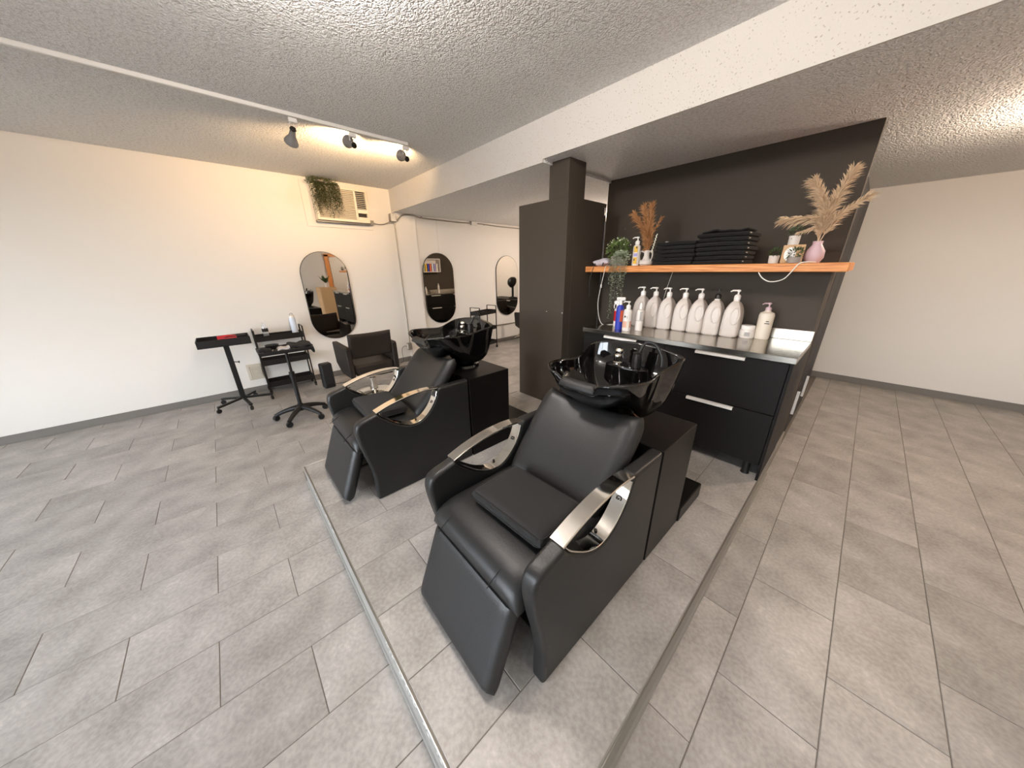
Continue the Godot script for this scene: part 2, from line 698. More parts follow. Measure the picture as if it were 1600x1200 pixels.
func lay(parent: Node3D, rects: Array, y: float, most: int) -> void:
	rects.sort_custom(func(a, b): return Vector2((a[0] + a[2]) / 2, (a[1] + a[3]) / 2).distance_squared_to(Vector2(-1.2, -0.9)) < Vector2((b[0] + b[2]) / 2, (b[1] + b[3]) / 2).distance_squared_to(Vector2(-1.2, -0.9)))
	var rest := Shape.new()
	var g := 0.0015
	for i in rects.size():
		var r = rects[i]
		var c := V((r[0] + r[2]) / 2, y, (r[1] + r[3]) / 2)
		if i < most:
			var o := part("tile", tile_mesh(r[2] - r[0] - 2 * g, r[3] - r[1] - 2 * g), M["tile%d" % rng.randi_range(0, 7)], parent)
			o.position = c
			if rng.randf() < 0.5:
				o.rotation.y = PI
		else:
			rest.box(c - V(0, 0.006, 0), V(r[2] - r[0] - 2 * g, 0.012, r[3] - r[1] - 2 * g), 0.0016)
	if rest.t.size():
		var o := part("tile_field", rest, M.tile3, parent, 0.0)
		o.set_meta("kind", "stuff")


func build_floor() -> void:
	var f := structure("floor", "floor of long grey stone tiles in running bond", null, null)
	part("grout_bed", Shape.new().span(V(XW - 0.2, -0.2, -6.5), V(2.4, -0.0025, 4.8)), M.grout, f)
	var lines := []
	var x := -0.968
	while x > XW - 0.305:
		lines.push_front(x)
		x -= 0.305
	var odd := (lines.size() - 1) % 2          # the row right of x = -1.273 has its joint at z = 0.083
	lines.append_array([-0.663, -0.358, -0.02])
	x = 0.285
	while x < 2.5:
		lines.append(x)
		x += 0.305
	lines[0] = maxf(lines[0], XW)
	lines[-1] = minf(lines[-1], 2.2)
	# row with right line -0.968 is index lines.find(-0.968) - 1 and carries phase 0
	var at := lines.find(-0.968) - 1
	var rects := cut(bond(lines, 0.078, at % 2, -6.3, 4.6), -2.6175, -0.177, -0.159)
	rects = rects.filter(func(r): return not (r[0] > -2.2 and r[2] < -0.1 and r[3] < -0.2))
	lay(f, rects, 0.0, 270)


func build_platform() -> void:
	var p := structure("platform", "raised tiled platform with metal edge trim under the wash chairs", null, null)
	var x0 := -2.6175
	var x1 := -0.177
	var z1 := -0.159
	part("platform_core", Shape.new().span(V(x0 + 0.012, 0.0, -3.53), V(x1 - 0.012, PLAT - 0.0025, z1 - 0.012)), M.grout, p)
	part("riser", Shape.new().span(V(x0, 0, z1 - 0.012), V(x1, PLAT - 0.003, z1)), M.riser, p)
	part("riser", Shape.new().span(V(x1 - 0.012, 0, -3.53), V(x1, PLAT - 0.003, z1)), M.riser, p)
	part("riser", Shape.new().span(V(x0, 0, -3.53), V(x0 + 0.012, PLAT - 0.003, z1)), M.riser, p)
	part("sealant_bead", Shape.new().tube([V(x0, 0.0, z1), V(x1, 0.0, z1)], 0.009, 8).tube([V(x1, 0.0, z1), V(x1, 0.0, -2.9)], 0.011, 8), M.riser, p)
	part("edge_trim", Shape.new().span(V(x0 - 0.001, PLAT - 0.003, z1 - 0.004), V(x1 + 0.001, PLAT + 0.001, z1 + 0.001), 0.0015), M.trim_metal, p)
	part("edge_trim", Shape.new().span(V(x1 - 0.004, PLAT - 0.003, -2.49), V(x1 + 0.001, PLAT + 0.001, z1 - 0.005), 0.0015), M.trim_metal, p)
	part("edge_trim", Shape.new().span(V(x0 - 0.001, PLAT - 0.003, -2.449), V(x0 + 0.005, PLAT + 0.001, z1 - 0.005), 0.0015), M.trim_metal, p)
	# scraped paint along the front edge
	var chips := Shape.new()
	for k in 46:
		var cx := (-0.75 if k % 2 else -1.95) + rng.randfn(0.0, 0.16)
		chips.box(V(cx, PLAT - 0.014 - rng.randf() * 0.022, z1 + 0.0006), V(0.004 + rng.randf() * 0.016, 0.004 + rng.randf() * 0.012, 0.0014), 0.0, Basis(Vector3.BACK, rng.randf_range(-0.6, 0.6)))
	var ch := part("paint_chips", chips, M.white_metal, p, 0.0)
	ch.set_meta("kind", "stuff")
	var lines := []
	var x := -0.172
	while x > x0 + 0.02:
		lines.push_front(x)
		x -= 0.305
	lines.push_front(x0 + 0.009)
	lines[-1] = x1 - 0.008
	# the row at the right edge has joints at z = -0.758
	var rects := bond(lines, -0.758, (lines.size() - 2) % 2, -3.1, z1 - 0.009)
	lay(p, rects, PLAT, 200)


func build_partition() -> void:
	var w := structure("wall_partition", "matt black partition wall with a boxed column rising to the ceiling", Shape.new()
		.span(V(-2.57, PLAT, -2.55), V(-1.946, 2.158, -2.449), 0.002), M.black_paint)
	part("return_wall", Shape.new().span(V(-2.04, PLAT, -3.06), V(-1.946, 2.158, -2.55), 0.002), M.black_paint, w)
	part("column", Shape.new().span(V(-2.17, 2.15, -2.685), V(-1.948, YS, -2.447), 0.002), M.black_paint, w)
	part("column_cladding", Shape.new().span(V(-2.172, PLAT, -2.46), V(-1.942, 1.15, -2.441), 0.002), M.black_paint, w)
	for p in [V(-2.16, 1.152, -2.446), V(-1.957, 1.155, -2.446)]:
		part("screw", Shape.new().lathe([[0.0, 0.0], [0.005, 0.0], [0.004, 0.002], [0.0, 0.003]], 10, Transform3D(Basis(Vector3.RIGHT, PI / 2), p)), M.white_handle, w)
	part("hinge", Shape.new().lathe([[0.0, 0.0], [0.007, 0.0], [0.007, 0.07], [0.0, 0.07]], 10, Transform3D(Basis(), V(-1.942, 2.05, -3.03))), M.steel, w)
	part("door_rod", Shape.new().lathe([[0.0, 0.0], [0.006, 0.0], [0.006, 1.7], [0.0, 1.7]], 8, Transform3D(Basis(), V(-1.938, 0.3, -3.045))), M.dark_metal, w)
	var b := structure("wall_shelf", "black painted wall behind the wooden shelf", Shape.new()
		.span(V(-2.162, PLAT, -3.53), V(-0.185, YS, -3.41)), M.black_paint)
	part("pipe_chase", Shape.new().span(V(-2.04, PLAT, -3.41), V(-0.185, 1.522, -3.118)), M.black_paint, b)


# ---------------------------------------------------------------- wash chairs
func uh(x: float, u: float, h: float) -> Vector3:
	return V(x, h, -u)


func panel_outline() -> PackedVector2Array:
	var front := [Vector2(0, 0.10), Vector2(-0.001, 0.17), Vector2(-0.010, 0.235), Vector2(-0.022, 0.295), Vector2(-0.037, 0.36), Vector2(-0.050, 0.43), Vector2(-0.058, 0.49), Vector2(-0.057, 0.53), Vector2(-0.043, 0.563), Vector2(-0.012, 0.580), Vector2(0.03, 0.590), Vector2(0.078, 0.603)]
	var arc := arm_arc()
	var out := PackedVector2Array([Vector2(0, 0)])
	for p in spline(front, 3):
		out.push_back(p)
	for i in range(1, arc.size()):
		out.push_back(arc[i])
	for p in [Vector2(0.508, 0.653), Vector2(0.53, 0.660), Vector2(0.755, 0.657), Vector2(0.755, 0)]:
		out.push_back(p)
	return out


func arm_arc() -> Array:
	return spline([Vector2(0.082, 0.602), Vector2(0.105, 0.570), Vector2(0.15, 0.530), Vector2(0.205, 0.488), Vector2(0.27, 0.457), Vector2(0.32, 0.452), Vector2(0.37, 0.466), Vector2(0.415, 0.498), Vector2(0.452, 0.540), Vector2(0.480, 0.588), Vector2(0.496, 0.640)], 3)


func strip(path: Array, width: float, thick: float, x: float) -> Shape:     # flat bar along a path in (u, h)
	var rings := []
	var n := path.size()
	for i in n:
		var d: Vector2 = (path[mini(i + 1, n - 1)] - path[maxi(i - 1, 0)]).normalized()
		var nn := Vector2(-d.y, d.x)
		var r := PackedVector3Array()
		var hw := width / 2
		var ht := thick / 2
		for e in [[-hw, -ht * 0.5], [-hw + ht * 0.5, -ht], [hw - ht * 0.5, -ht], [hw, -ht * 0.5], [hw, ht * 0.5], [hw - ht * 0.5, ht], [-hw + ht * 0.5, ht], [-hw, ht * 0.5]]:
			var p: Vector2 = path[i] + nn * e[1]
			r.push_back(uh(x + e[0], p.x, p.y))
		rings.append(r)
	return Shape.new().loft(rings)


func basin_shape() -> Shape:
	var half := [V(0, .936, .575), V(.085, .940, .566), V(.118, .958, .560), V(.165, .968, .566), V(.222, .974, .62), V(.247, .970, .695), V(.248, .964, .775), V(.232, .960, .855), V(.230, .968, .91), V(.248, .986, .98), V(.264, 1.002, 1.05), V(.246, 1.012, 1.095), V(.15, 1.028, 1.11), V(0, 1.038, 1.115)]
	var ctl := half.duplicate()
	for i in range(half.size() - 2, 0, -1):
		ctl.append(V(-half[i].x, half[i].y, half[i].z))
	var rim := spline(ctl, 4, true)
	var rings := []
	var ring := func(f: Callable) -> void:
		var r := PackedVector3Array()
		for p in rim:
			var q: Vector3 = f.call(p)
			r.push_back(uh(q.x, q.z, q.y))
		rings.append(r)
	# outside: a scoop, shallow under the front lip and deep below the taps
	var depth := func(p: Vector3) -> float: return lerpf(0.085, 0.262, smoothstep(0.56, 1.0, p.z))
	for sc in [0.15, 0.4, 0.62]:
		ring.call(func(p: Vector3) -> Vector3: return V(p.x * sc * 0.85, lerpf(0.765, p.y - depth.call(p) - 0.004, sc), 0.90 + (p.z - 0.90) * sc * 0.9))
	for i in 9:
		var f := i / 8.0
		ring.call(func(p: Vector3) -> Vector3:
			var k := lerpf(0.74, 1.0, pow(f, 0.55))
			var fr := clampf((0.85 - p.z) / 0.3, 0.0, 1.0)
			k = lerpf(k, lerpf(0.80, 1.0, pow(f, 0.8)), fr)
			return V(p.x * k, p.y - 0.008 - depth.call(p) * (1.0 - f), 0.86 + (p.z - 0.86) * k))
	ring.call(func(p: Vector3) -> Vector3: return p + V(0, -0.003, 0))
	ring.call(func(p: Vector3) -> Vector3: return V(p.x * 0.985, p.y + 0.002, 0.82 + (p.z - 0.82) * 0.985))
	ring.call(func(p: Vector3) -> Vector3: return V(p.x * 0.955, p.y + 0.001, 0.82 + (p.z - 0.82) * 0.955))
	ring.call(func(p: Vector3) -> Vector3: return V(p.x * 0.935, p.y - 0.008, 0.82 + (p.z - 0.82) * 0.935))
	for i in range(1, 12):
		var f := float(i) / 11.0
		ring.call(func(p: Vector3) -> Vector3:
			var q := V(p.x * 0.925, p.y - 0.012, 0.82 + (p.z - 0.82) * 0.925)
			var dir := Vector2(p.x, p.z - 0.76).normalized()
			var foot := V(dir.x * 0.05, 0.775, 0.76 + dir.y * 0.06)
			var o := q.lerp(foot, pow(f, 1.7))
			var back := clampf((p.z - 0.9) / 0.15, 0.0, 1.0)
			o.y = lerpf(q.y, foot.y, lerpf(pow(f, 0.75), pow(f, 0.55), back))
			return o)
	return Shape.new().loft(rings)


func make_wash_chair(label: String) -> Node3D:
	var t := thing("wash_chair", label, "salon chair")
	var outline := panel_outline()
	var pm := Shape.new().prism(outline, 0.064, 0.016, 3, Transform3D(Basis(V(0, 0, -1), V(0, 1, 0), V(1, 0, 0)), Vector3.ZERO)).mesh(50.0)
	var arc := arm_arc()
	var bar := spline([Vector2(0.074, 0.606), Vector2(0.12, 0.622), Vector2(0.17, 0.637), Vector2(0.24, 0.652), Vector2(0.30, 0.660), Vector2(0.38, 0.665), Vector2(0.45, 0.662), Vector2(0.505, 0.653)], 3)
	var liner := []
	for p in arc:
		liner.append(p + (Vector2(0.29, 0.58) - p).normalized() * 0.004)
	var bar_shape := strip(bar, 0.060, 0.010, 0.0)
	bar_shape.t.append_array(strip(liner, 0.060, 0.006, 0.0).t)
	var bar_mesh := bar_shape.mesh(35.0)
	# stitched seam just inside the outer edge of each panel
	for s in [-1.0, 1.0]:
		var p := part("side_panel", pm, M.leather, t)
		p.position.x = 0.320 * s
		var a := part("armrest", bar_mesh, M.chrome, p)
		a.set_meta("label", "polished chrome loop armrest")
		for b in [Vector2(0.115, 0.575), Vector2(0.335, 0.466)]:
			part("bolt", Shape.new().lathe([[0.0, 0.0], [0.007, 0.0], [0.006, 0.004], [0.0, 0.006]], 10, Transform3D(Basis(), uh(-0.018, b.x, b.y))), M.dark_metal, p)
		var tm := TextMesh.new()
		tm.text = "G"
		tm.font_size = 24
		tm.pixel_size = 0.0013
		tm.depth = 0.0008
		var fnt := SystemFont.new()
		fnt.font_names = PackedStringArray(["Droid Sans"])
		fnt.font_weight = 700
		tm.font = fnt
		var g := part("maker_mark", tm, M.ink, p)
		g.position = uh(0.0, 0.4555, 0.5635)
		g.basis = Basis(Vector3.RIGHT, -0.62) * Basis(Vector3.BACK, -PI / 2)
		var seam_path := []
		for q in Shape.inset(outline, 0.009):
			seam_path.append(uh(0.0285 * s, q.x, q.y))
		part("seam", Shape.new().tube(seam_path.slice(0, 36), 0.0012, 5), M.black_plastic, p)
	# seat
	var seat := part("seat", Shape.new().pad(func(s: float, q: float):
		var u := lerpf(0.47, -0.062, (q + 1) / 2)
		var h := 0.398 - 0.045 * pow(clampf((0.07 - u) / 0.13, 0, 1), 2.0)
		return uh(s * 0.284, u, h), 0.135, 0.22, 0.24, 20, 22, 0.06), M.leather, t)
	for x in [-0.165, 0.165]:
		var path := []
		for i in 22:
			var u := lerpf(0.36, -0.098, i / 21.0)
			path.append(uh(x, u, 0.4695 - 0.065 * pow(clampf((0.08 - u) / 0.18, 0, 1), 2.2) - 0.004))
		part("seam", Shape.new().tube(path, 0.0018, 5), M.black_plastic, seat)
	# backrest
	part("backrest", Shape.new().pad(func(s: float, q: float):
		var k: float = (q + 1.0) / 2.0
		var w := lerpf(0.272, 0.290, k) * (1.0 - 0.10 * pow(clampf(k, 0, 1), 7.0) - 0.08 * pow(clampf(1.0 - k, 0, 1), 4.0))
		var u := lerpf(0.405, 0.735, pow(maxf(k, 0.0), 1.08)) - 0.028 * s * s + 0.018 * sin(k * PI)
		var h := lerpf(0.425, 0.812, k) - 0.045 * (1.0 - s * s) * pow(clampf((k - 0.4) / 0.6, 0, 1), 2.0)
		return uh(s * w, u, h), 0.10, 0.19, 0.2, 22, 22), M.leather, t)
	# footrest, hinge strip and linkage
	var fr := part("footrest", Shape.new().pad(func(s: float, q: float):
		var k: float = (q + 1.0) / 2.0
		return uh(s * 0.264, lerpf(-0.034, -0.158, k), lerpf(0.352, 0.026, k)), 0.076, 0.14, 0.11, 18, 18), M.leather, t)
	part("flap", Shape.new().box(uh(0, -0.022, 0.352), V(0.44, 0.012, 0.05), 0.004, Basis(Vector3.RIGHT, 0.5)), M.vinyl, fr)
	for x in [-0.2, 0.2]:
		part("linkage", Shape.new().tube([uh(x, 0.12, 0.22), uh(x, -0.075, 0.19)], 0.009, 8), M.dark_metal, t)
		part("linkage", Shape.new().tube([uh(x * 1.2, 0.12, 0.29), uh(x * 1.2, -0.05, 0.27)], 0.008, 8), M.dark_metal, t)
	part("under_frame", Shape.new().span(uh(-0.286, 0.10, 0.0), uh(0.286, 0.755, 0.335), 0.004), M.vinyl, t)
	# base cabinet and rear plinth
	part("base_cabinet", Shape.new().span(uh(-0.352, 0.763, 0.0), uh(0.352, 1.158, 0.657), 0.004), M.vinyl, t)
	part("rear_plinth", Shape.new().span(uh(-0.34, 1.16, 0.0), uh(0.36, 1.50, 0.10), 0.006), M.vinyl, t)
	# basin
	var bs := part("basin", basin_shape(), M.ceramic, t, 55.0)
	part("basin_foot", Shape.new().lathe([[0.0, 0.0], [0.135, 0.0], [0.128, 0.02], [0.10, 0.035], [0.10, 0.075], [0.118, 0.10], [0.0, 0.10]], 28, Transform3D(Basis(), uh(0, 0.95, 0.657))), M.ceramic, t)
	part("neck_rest", Shape.new().pad(func(s: float, q: float): return uh(s * 0.095, 0.570 - 0.022 * q + 0.008 * s * s, 0.936 - 0.014 * q * q - 0.010 * q), 0.024, 0.25, 0.6, 14, 10), M.gel, bs)
	part("tap_deck", Shape.new().lathe([[0.0, -0.12], [0.085, -0.12], [0.08, 0.0], [0.07, 0.008], [0.0, 0.01]], 24, Transform3D(Basis(), uh(0, 1.005, 0.925)), 1.5, 0.7), M.ceramic, bs)
	var tap := part("tap", Shape.new().lathe([[0.0, 0.0], [0.026, 0.0], [0.026, 0.01], [0.022, 0.014], [0.023, 0.045], [0.018, 0.052], [0.0, 0.054]], 20, Transform3D(Basis(), uh(-0.05, 1.0, 0.932))), M.chrome, bs)
	part("tap_knob", Shape.new().lathe([[0.0, 0.0], [0.012, 0.0], [0.02, 0.01], [0.023, 0.02], [0.018, 0.032], [0.0, 0.036]], 18, Transform3D(Basis(Vector3.RIGHT, -0.3), uh(-0.05, 1.0, 0.982))), M.chrome, tap)
	var sp := part("spray_holder", Shape.new().lathe([[0.0, 0.0], [0.024, 0.0], [0.025, 0.05], [0.022, 0.07], [0.024, 0.078], [0.0, 0.082]], 20, Transform3D(Basis(), uh(0.055, 1.005, 0.932))), M.dark_metal, bs)
	part("hose", Shape.new().tube(spline([uh(0.055, 1.01, 1.0), uh(0.075, 1.035, 1.06), uh(0.12, 1.05, 1.055), uh(0.16, 1.05, 1.0), uh(0.17, 1.04, 0.95)], 5), 0.008, 8), M.black_plastic, sp)
	return t


func build_wash_chairs() -> void:
	var a := make_wash_chair("black leather wash chair with black basin, beside the counter")
	a.position = V(-0.784, PLAT, -0.531)
	a.rotation.y = -0.012
	copy(a, "wash_chair", V(-2.178, PLAT, -0.457), 0.0, "black leather wash chair with black basin, on the side nearer the white wall")
	var cush := Shape.new().pad(func(s: float, q: float): return V(s * 0.195, 0.0, q * 0.135), 0.06, 0.12, 0.17, 18, 16, 0.08)
	var c1 := thing("seat_cushion", "flat black fabric booster cushion on the wash chair beside the counter", "cushion", V(-0.742, PLAT + 0.512, -0.74), 0.04)
	part("cover", cush, M.fabric, c1)
	part("piping", Shape.new().tube(round_rect(0.193, 0.133, 0.03, -0.018), 0.003, 5, true).tube(round_rect(0.193, 0.133, 0.03, 0.018), 0.003, 5, true), M.fabric, c1)
	c1.rotation.x = -0.03
	var c2 := copy(c1, "seat_cushion", V(-2.18, PLAT + 0.512, -0.665), -0.03, "flat black fabric booster cushion on the wash chair nearer the white wall")
	c2.rotation.x = -0.03


func round_rect(hx: float, hz: float, r: float, y: float, n := 5) -> Array:
	var out := []
	for c in [[1, 1, 0], [-1, 1, 1], [-1, -1, 2], [1, -1, 3]]:
		for i in n + 1:
			var a: float = PI / 2 * (c[2] + float(i) / n)
			out.append(V(c[0] * (hx - r) + cos(a) * r, y, c[1] * (hz - r) + sin(a) * r))
	return out


# ---------------------------------------------------------------- counter
func handle_shape(l: float) -> Shape:
	return Shape.new().box(V(0, 0.012, 0.011), V(l, 0.005, 0.026), 0.002).box(V(0, 0.004, 0.022), V(l, 0.02, 0.004), 0.0015)


func make_unit(label: String, w: float, depth: float, feet: bool) -> Node3D:     # origin: middle of the front at floor level, front faces +z
	var t := thing("drawer_unit", label, "cabinet")
	part("carcass", Shape.new().span(V(-w / 2, 0.115, -depth), V(w / 2, 0.862, -0.022)), M.black_board, t)
	for y in [[0.117, 0.496], [0.502, 0.858]]:
		var d := part("drawer", Shape.new().span(V(-w / 2 + 0.0015, y[0], -0.02), V(w / 2 - 0.0015, y[1], 0.0), 0.0015), M.black_board, t)
		var h := part("handle", handle_shape(0.305), M.white_handle, d)
		h.position = V(0, y[1] - 0.016, 0.0)
		h.set_meta("label", "slim white bar handle")
	if feet:
		for x in [-w / 2 + 0.07, w / 2 - 0.07]:
			for z in [-0.06, -depth + 0.06]:
				part("foot", Shape.new().lathe([[0.0, 0.0], [0.028, 0.0], [0.022, 0.02], [0.02, 0.115], [0.0, 0.115]], 14, Transform3D(Basis(), V(x, 0, z))), M.black_plastic, t)
	return t


func build_counter() -> void:
	var a := make_unit("black two drawer base unit at the open end of the counter", 0.757, 0.60, true)
	a.position = V(-0.578, PLAT, -2.49)
	copy(a, "drawer_unit", V(-1.336, PLAT, -2.49), 0.0, "black two drawer base unit beside the black partition")
	solo("end_panel", "black end panel closing the counter at the open side", "panel", Shape.new().span(V(-0.197, PLAT, -3.115), V(-0.181, 1.001, -2.488), 0.001), M.black_board)
	var w := thing("worktop", "stainless steel worktop with upturned back edge", "worktop", V(0, 0, 0))
	part("top", Shape.new().span(V(-1.72, 1.003, -3.116), V(-0.172, 1.04, -2.47), 0.002), M.steel, w)
	part("backsplash", Shape.new().span(V(-1.72, 1.04, -3.116), V(-0.172, 1.117, -3.104), 0.002), M.steel, w)


# ---------------------------------------------------------------- shelf
func build_shelf() -> void:
	solo("shelf", "thick orange fir plank shelf on the black wall", "shelf", Shape.new().span(V(-1.944, 1.527, -3.408), V(-0.10, 1.58, -2.765), 0.004), M.wood)


# the bar behind the shelf wall that the mirrors show, and the tall cupboard at its end
func build_back_bar() -> void:
	var t := thing("tall_cupboard", "tall black cupboard with white handle behind the shelf wall", "cabinet", V(-0.46, 0, -4.14))
	part("body", Shape.new().span(V(-0.26, 0.0, -0.6), V(0.255, 2.15, 0.6), 0.003), M.black_board, t)
	for z in [[0.005, 0.598], [-0.598, -0.005]]:
		var d := part("door", Shape.new().span(V(0.256, 0.08, z[0]), V(0.276, 2.14, z[1]), 0.002), M.black_board, t)
		part("handle", Shape.new().span(V(0.276, 0.30, z[1] - 0.04), V(0.296, 0.52, z[1] - 0.025), 0.002), M.white_handle, d)
	var b := make_unit("black two drawer base unit of the bar behind the partition", 0.757, 0.58, true)
	b.position = V(-2.06, 0.0, -4.0)
	b.rotation.y = -PI / 2
	copy(b, "drawer_unit", V(-2.06, 0.0, -4.76), -PI / 2, "black two drawer base unit in the middle of the back bar")
	copy(b, "drawer_unit", V(-2.06, 0.0, -5.52), -PI / 2, "black two drawer base unit of the back bar, nearest the far wall")
	var w := thing("worktop", "stainless steel worktop of the bar behind the partition", "worktop", V(0, 0, 0))
	part("top", Shape.new().span(V(-2.08, 0.864, -5.91), V(-1.46, 0.90, -3.60), 0.002), M.steel, w)
	part("backsplash", Shape.new().span(V(-1.475, 0.90, -5.91), V(-1.462, 0.98, -3.60), 0.002), M.steel, w)
	structure("wall_bar", "black wall behind the back bar", Shape.new().span(V(-1.46, 0, -5.95), V(-1.36, YS, -3.54)), M.black_paint)
	var s := thing("wall_shelf", "white open box shelf above the back bar", "shelf", V(-1.585, 1.5, -4.70))
	part("case", Shape.new().span(V(-0.125, 0, -0.5), V(0.125, 0.018, 0.5)).span(V(-0.125, 0.36, -0.5), V(0.125, 0.378, 0.5)).span(V(-0.125, 0, -0.5), V(0.125, 0.378, -0.482)).span(V(-0.125, 0, 0.482), V(0.125, 0.378, 0.5)).span(V(0.11, 0, -0.5), V(0.125, 0.378, 0.5)), M.white_plastic, s)
	var cols := ["white_plastic", "yellow", "tumbler", "cream", "blue", "lilac", "leaf2", "orange"]
	for k in 12:
		solo("color_box", "small product box, number %s counted from the far end of the white wall shelf" % ["one", "two", "three", "four", "five", "six", "seven", "eight", "nine", "ten", "eleven", "twelve"][k], "box", Shape.new().box(V(0, 0.11, 0), V(0.12, 0.22, 0.052), 0.002), M[cols[(k * 5) % 8]], V(-1.60, 1.5185, -5.11 + k * 0.072), 0.0, "product boxes on the white wall shelf")
	var bt := bottle("slim white bottle standing on the back bar", V(-1.8, 0.9, -5.02), 0.03, 0.22, M.white_plastic, "cap")
	bt.set_meta("category", "bottle")
	bottle("short white bottle standing on the back bar worktop", V(-1.75, 0.9, -4.62), 0.03, 0.14, M.white_plastic, "cap")
	bottle("cream pump bottle standing on the back bar worktop", V(-1.72, 0.9, -4.48), 0.03, 0.17, M.cream, "pump")


# ---------------------------------------------------------------- lights
func make_head(label: String, at: Vector3, aim: Vector3, rail: Vector3, warm: bool, energy: float) -> void:
	var t := thing("track_lamp", label, "lamp", at, 0.0, "track lamps")
	var b := Basis.looking_at(aim.normalized(), Vector3.UP if absf(aim.normalized().y) < 0.95 else Vector3.RIGHT) * Basis(Vector3.RIGHT, -PI / 2)    # local +y along the beam
	part("housing", Shape.new().lathe([[0.0, -0.055], [0.016, -0.055], [0.02, -0.045], [0.022, -0.02], [0.026, 0.0], [0.042, 0.03], [0.05, 0.05], [0.05, 0.058], [0.046, 0.058], [0.036, 0.03], [0.0, 0.015]], 24, Transform3D(b, Vector3.ZERO)), M.lamp_grey, t)
	part("rear_cap", Shape.new().lathe([[0.0, -0.075], [0.018, -0.072], [0.024, -0.06], [0.02, -0.052], [0.0, -0.05]], 18, Transform3D(b, Vector3.ZERO)), M.dark_metal, t)
	part("bulb", Shape.new().lathe([[0.0, 0.016], [0.033, 0.028], [0.04, 0.04], [0.03, 0.047], [0.0, 0.05]], 18, Transform3D(b, Vector3.ZERO)), M.glow_warm if warm else M.glow_white, t)
	var top := rail - at
	part("adapter", Shape.new().box(top + V(0, -0.016, 0), V(0.03, 0.032, 0.06), 0.004), M.white_metal, t)
	part("wire_hanger", Shape.new().tube(spline([top + V(0.006, -0.03, 0.012), top * 0.6 + V(0.012, 0, 0.022), top * 0.25 + V(0.01, 0, 0.014), V(0, 0.004, 0.01)], 5), 0.003, 6).tube(spline([top + V(-0.004, -0.03, -0.012), top * 0.6 + V(-0.006, 0, -0.022), top * 0.25 + V(-0.006, 0, -0.016), V(0, 0.004, -0.01)], 5), 0.003, 6), M.white_metal, t)
	var l := SpotLight3D.new()
	l.name = "beam_light"
	l.position = b * V(0, 0.062, 0)
	l.basis = Basis.looking_at(aim.normalized(), Vector3.UP if absf(aim.normalized().y) < 0.95 else Vector3.RIGHT)
	l.light_color = C(255, 212, 158) if warm else C(255, 238, 224)
	l.light_energy = energy
	l.light_size = 0.035
	l.spot_angle = 74.0
	l.spot_angle_attenuation = 0.9
	l.spot_range = 14.0
	l.spot_attenuation = 2.0
	l.shadow_enabled = true
	t.add_child(l)


func build_lights() -> void:
	solo("lamp_track", "white ceiling track carrying the grey lamps near the white wall", "track", Shape.new().span(V(-3.396, 2.706, -1.72), V(-3.366, YC, 1.4), 0.004), M.white_metal)
	make_head("grey track lamp tilted down at the end of the row away from the beam", V(-3.43, 2.590, -0.745), V(-0.75, -0.55, 0.1), V(-3.381, 2.70, -0.76), true, 0.72)
	make_head("grey track lamp in the middle of the row", V(-3.42, 2.632, -1.195), V(-1.0, 0.5, 0.12), V(-3.381, 2.70, -1.205), true, 1.8)
	make_head("grey track lamp beside the beam", V(-3.42, 2.618, -1.685), V(-1.0, 0.5, 0.1), V(-3.381, 2.70, -1.695), true, 1.6)
	# round ceiling lamps: above the wash chairs, beside the viewer, in the back room and over the passage, plus one added for the black wall
	var spots := [
		["round white ceiling lamp above the wash chairs", V(-1.55, YC, -0.42), C(255, 245, 238), 2.2],
		["round white ceiling lamp between the beam and the open end of the counter", V(-0.45, YC, -0.78), C(255, 242, 230), 1.1],  # added lamp out of view, only there to brighten the black wall
		["round white ceiling lamp above the open floor by the shop front", V(0.75, YC, -0.55), C(255, 243, 232), 0.85],
		["round white ceiling lamp behind the black partition", V(-3.4, YS - 0.024, -5.0), C(255, 232, 212), 2.0, 0.34],
		["round white ceiling lamp over the passage beside the counter", V(0.75, YS, -3.9), C(255, 230, 206), 2.3],
	]
	for q in spots:
		var d := thing("ceiling_lamp", q[0], "lamp", q[1])
		var drop: float = q[4] if q.size() > 4 else 0.0
		part("base", Shape.new().lathe([[0.0, 0.0], [0.115, 0.0], [0.115, -0.018], [0.0, -0.018]], 28), M.white_metal, d)
		if drop > 0.0:
			part("stem", Shape.new().tube([V(0, -0.01, 0), V(0, -0.03 - drop, 0)], 0.006, 8), M.white_metal, d)
		part("globe", Shape.new().lathe([[0.0, -0.018 - drop], [0.10, -0.018 - drop], [0.105, -0.05 - drop], [0.085, -0.085 - drop], [0.04, -0.105 - drop], [0.0, -0.11 - drop]], 28), M.glow_white, d)
		var l := OmniLight3D.new()
		l.name = "globe_light"
		l.position = V(0, -0.07 - drop, 0)
		l.light_color = q[2]
		l.light_energy = q[3]
		l.light_size = 0.09
		l.omni_range = 14.0
		l.omni_attenuation = 2.0
		l.shadow_enabled = true
		d.add_child(l)


# ---------------------------------------------------------------- wall side
func stadium(hw: float, hh: float, n := 20) -> PackedVector2Array:
	var out := PackedVector2Array()
	for i in n + 1:
		var a := PI * i / n
		out.push_back(Vector2(cos(a) * hw, hh - hw + sin(a) * hw))
	for i in n + 1:
		var a := PI + PI * i / n
		out.push_back(Vector2(cos(a) * hw, -(hh - hw) + sin(a) * hw))
	return out


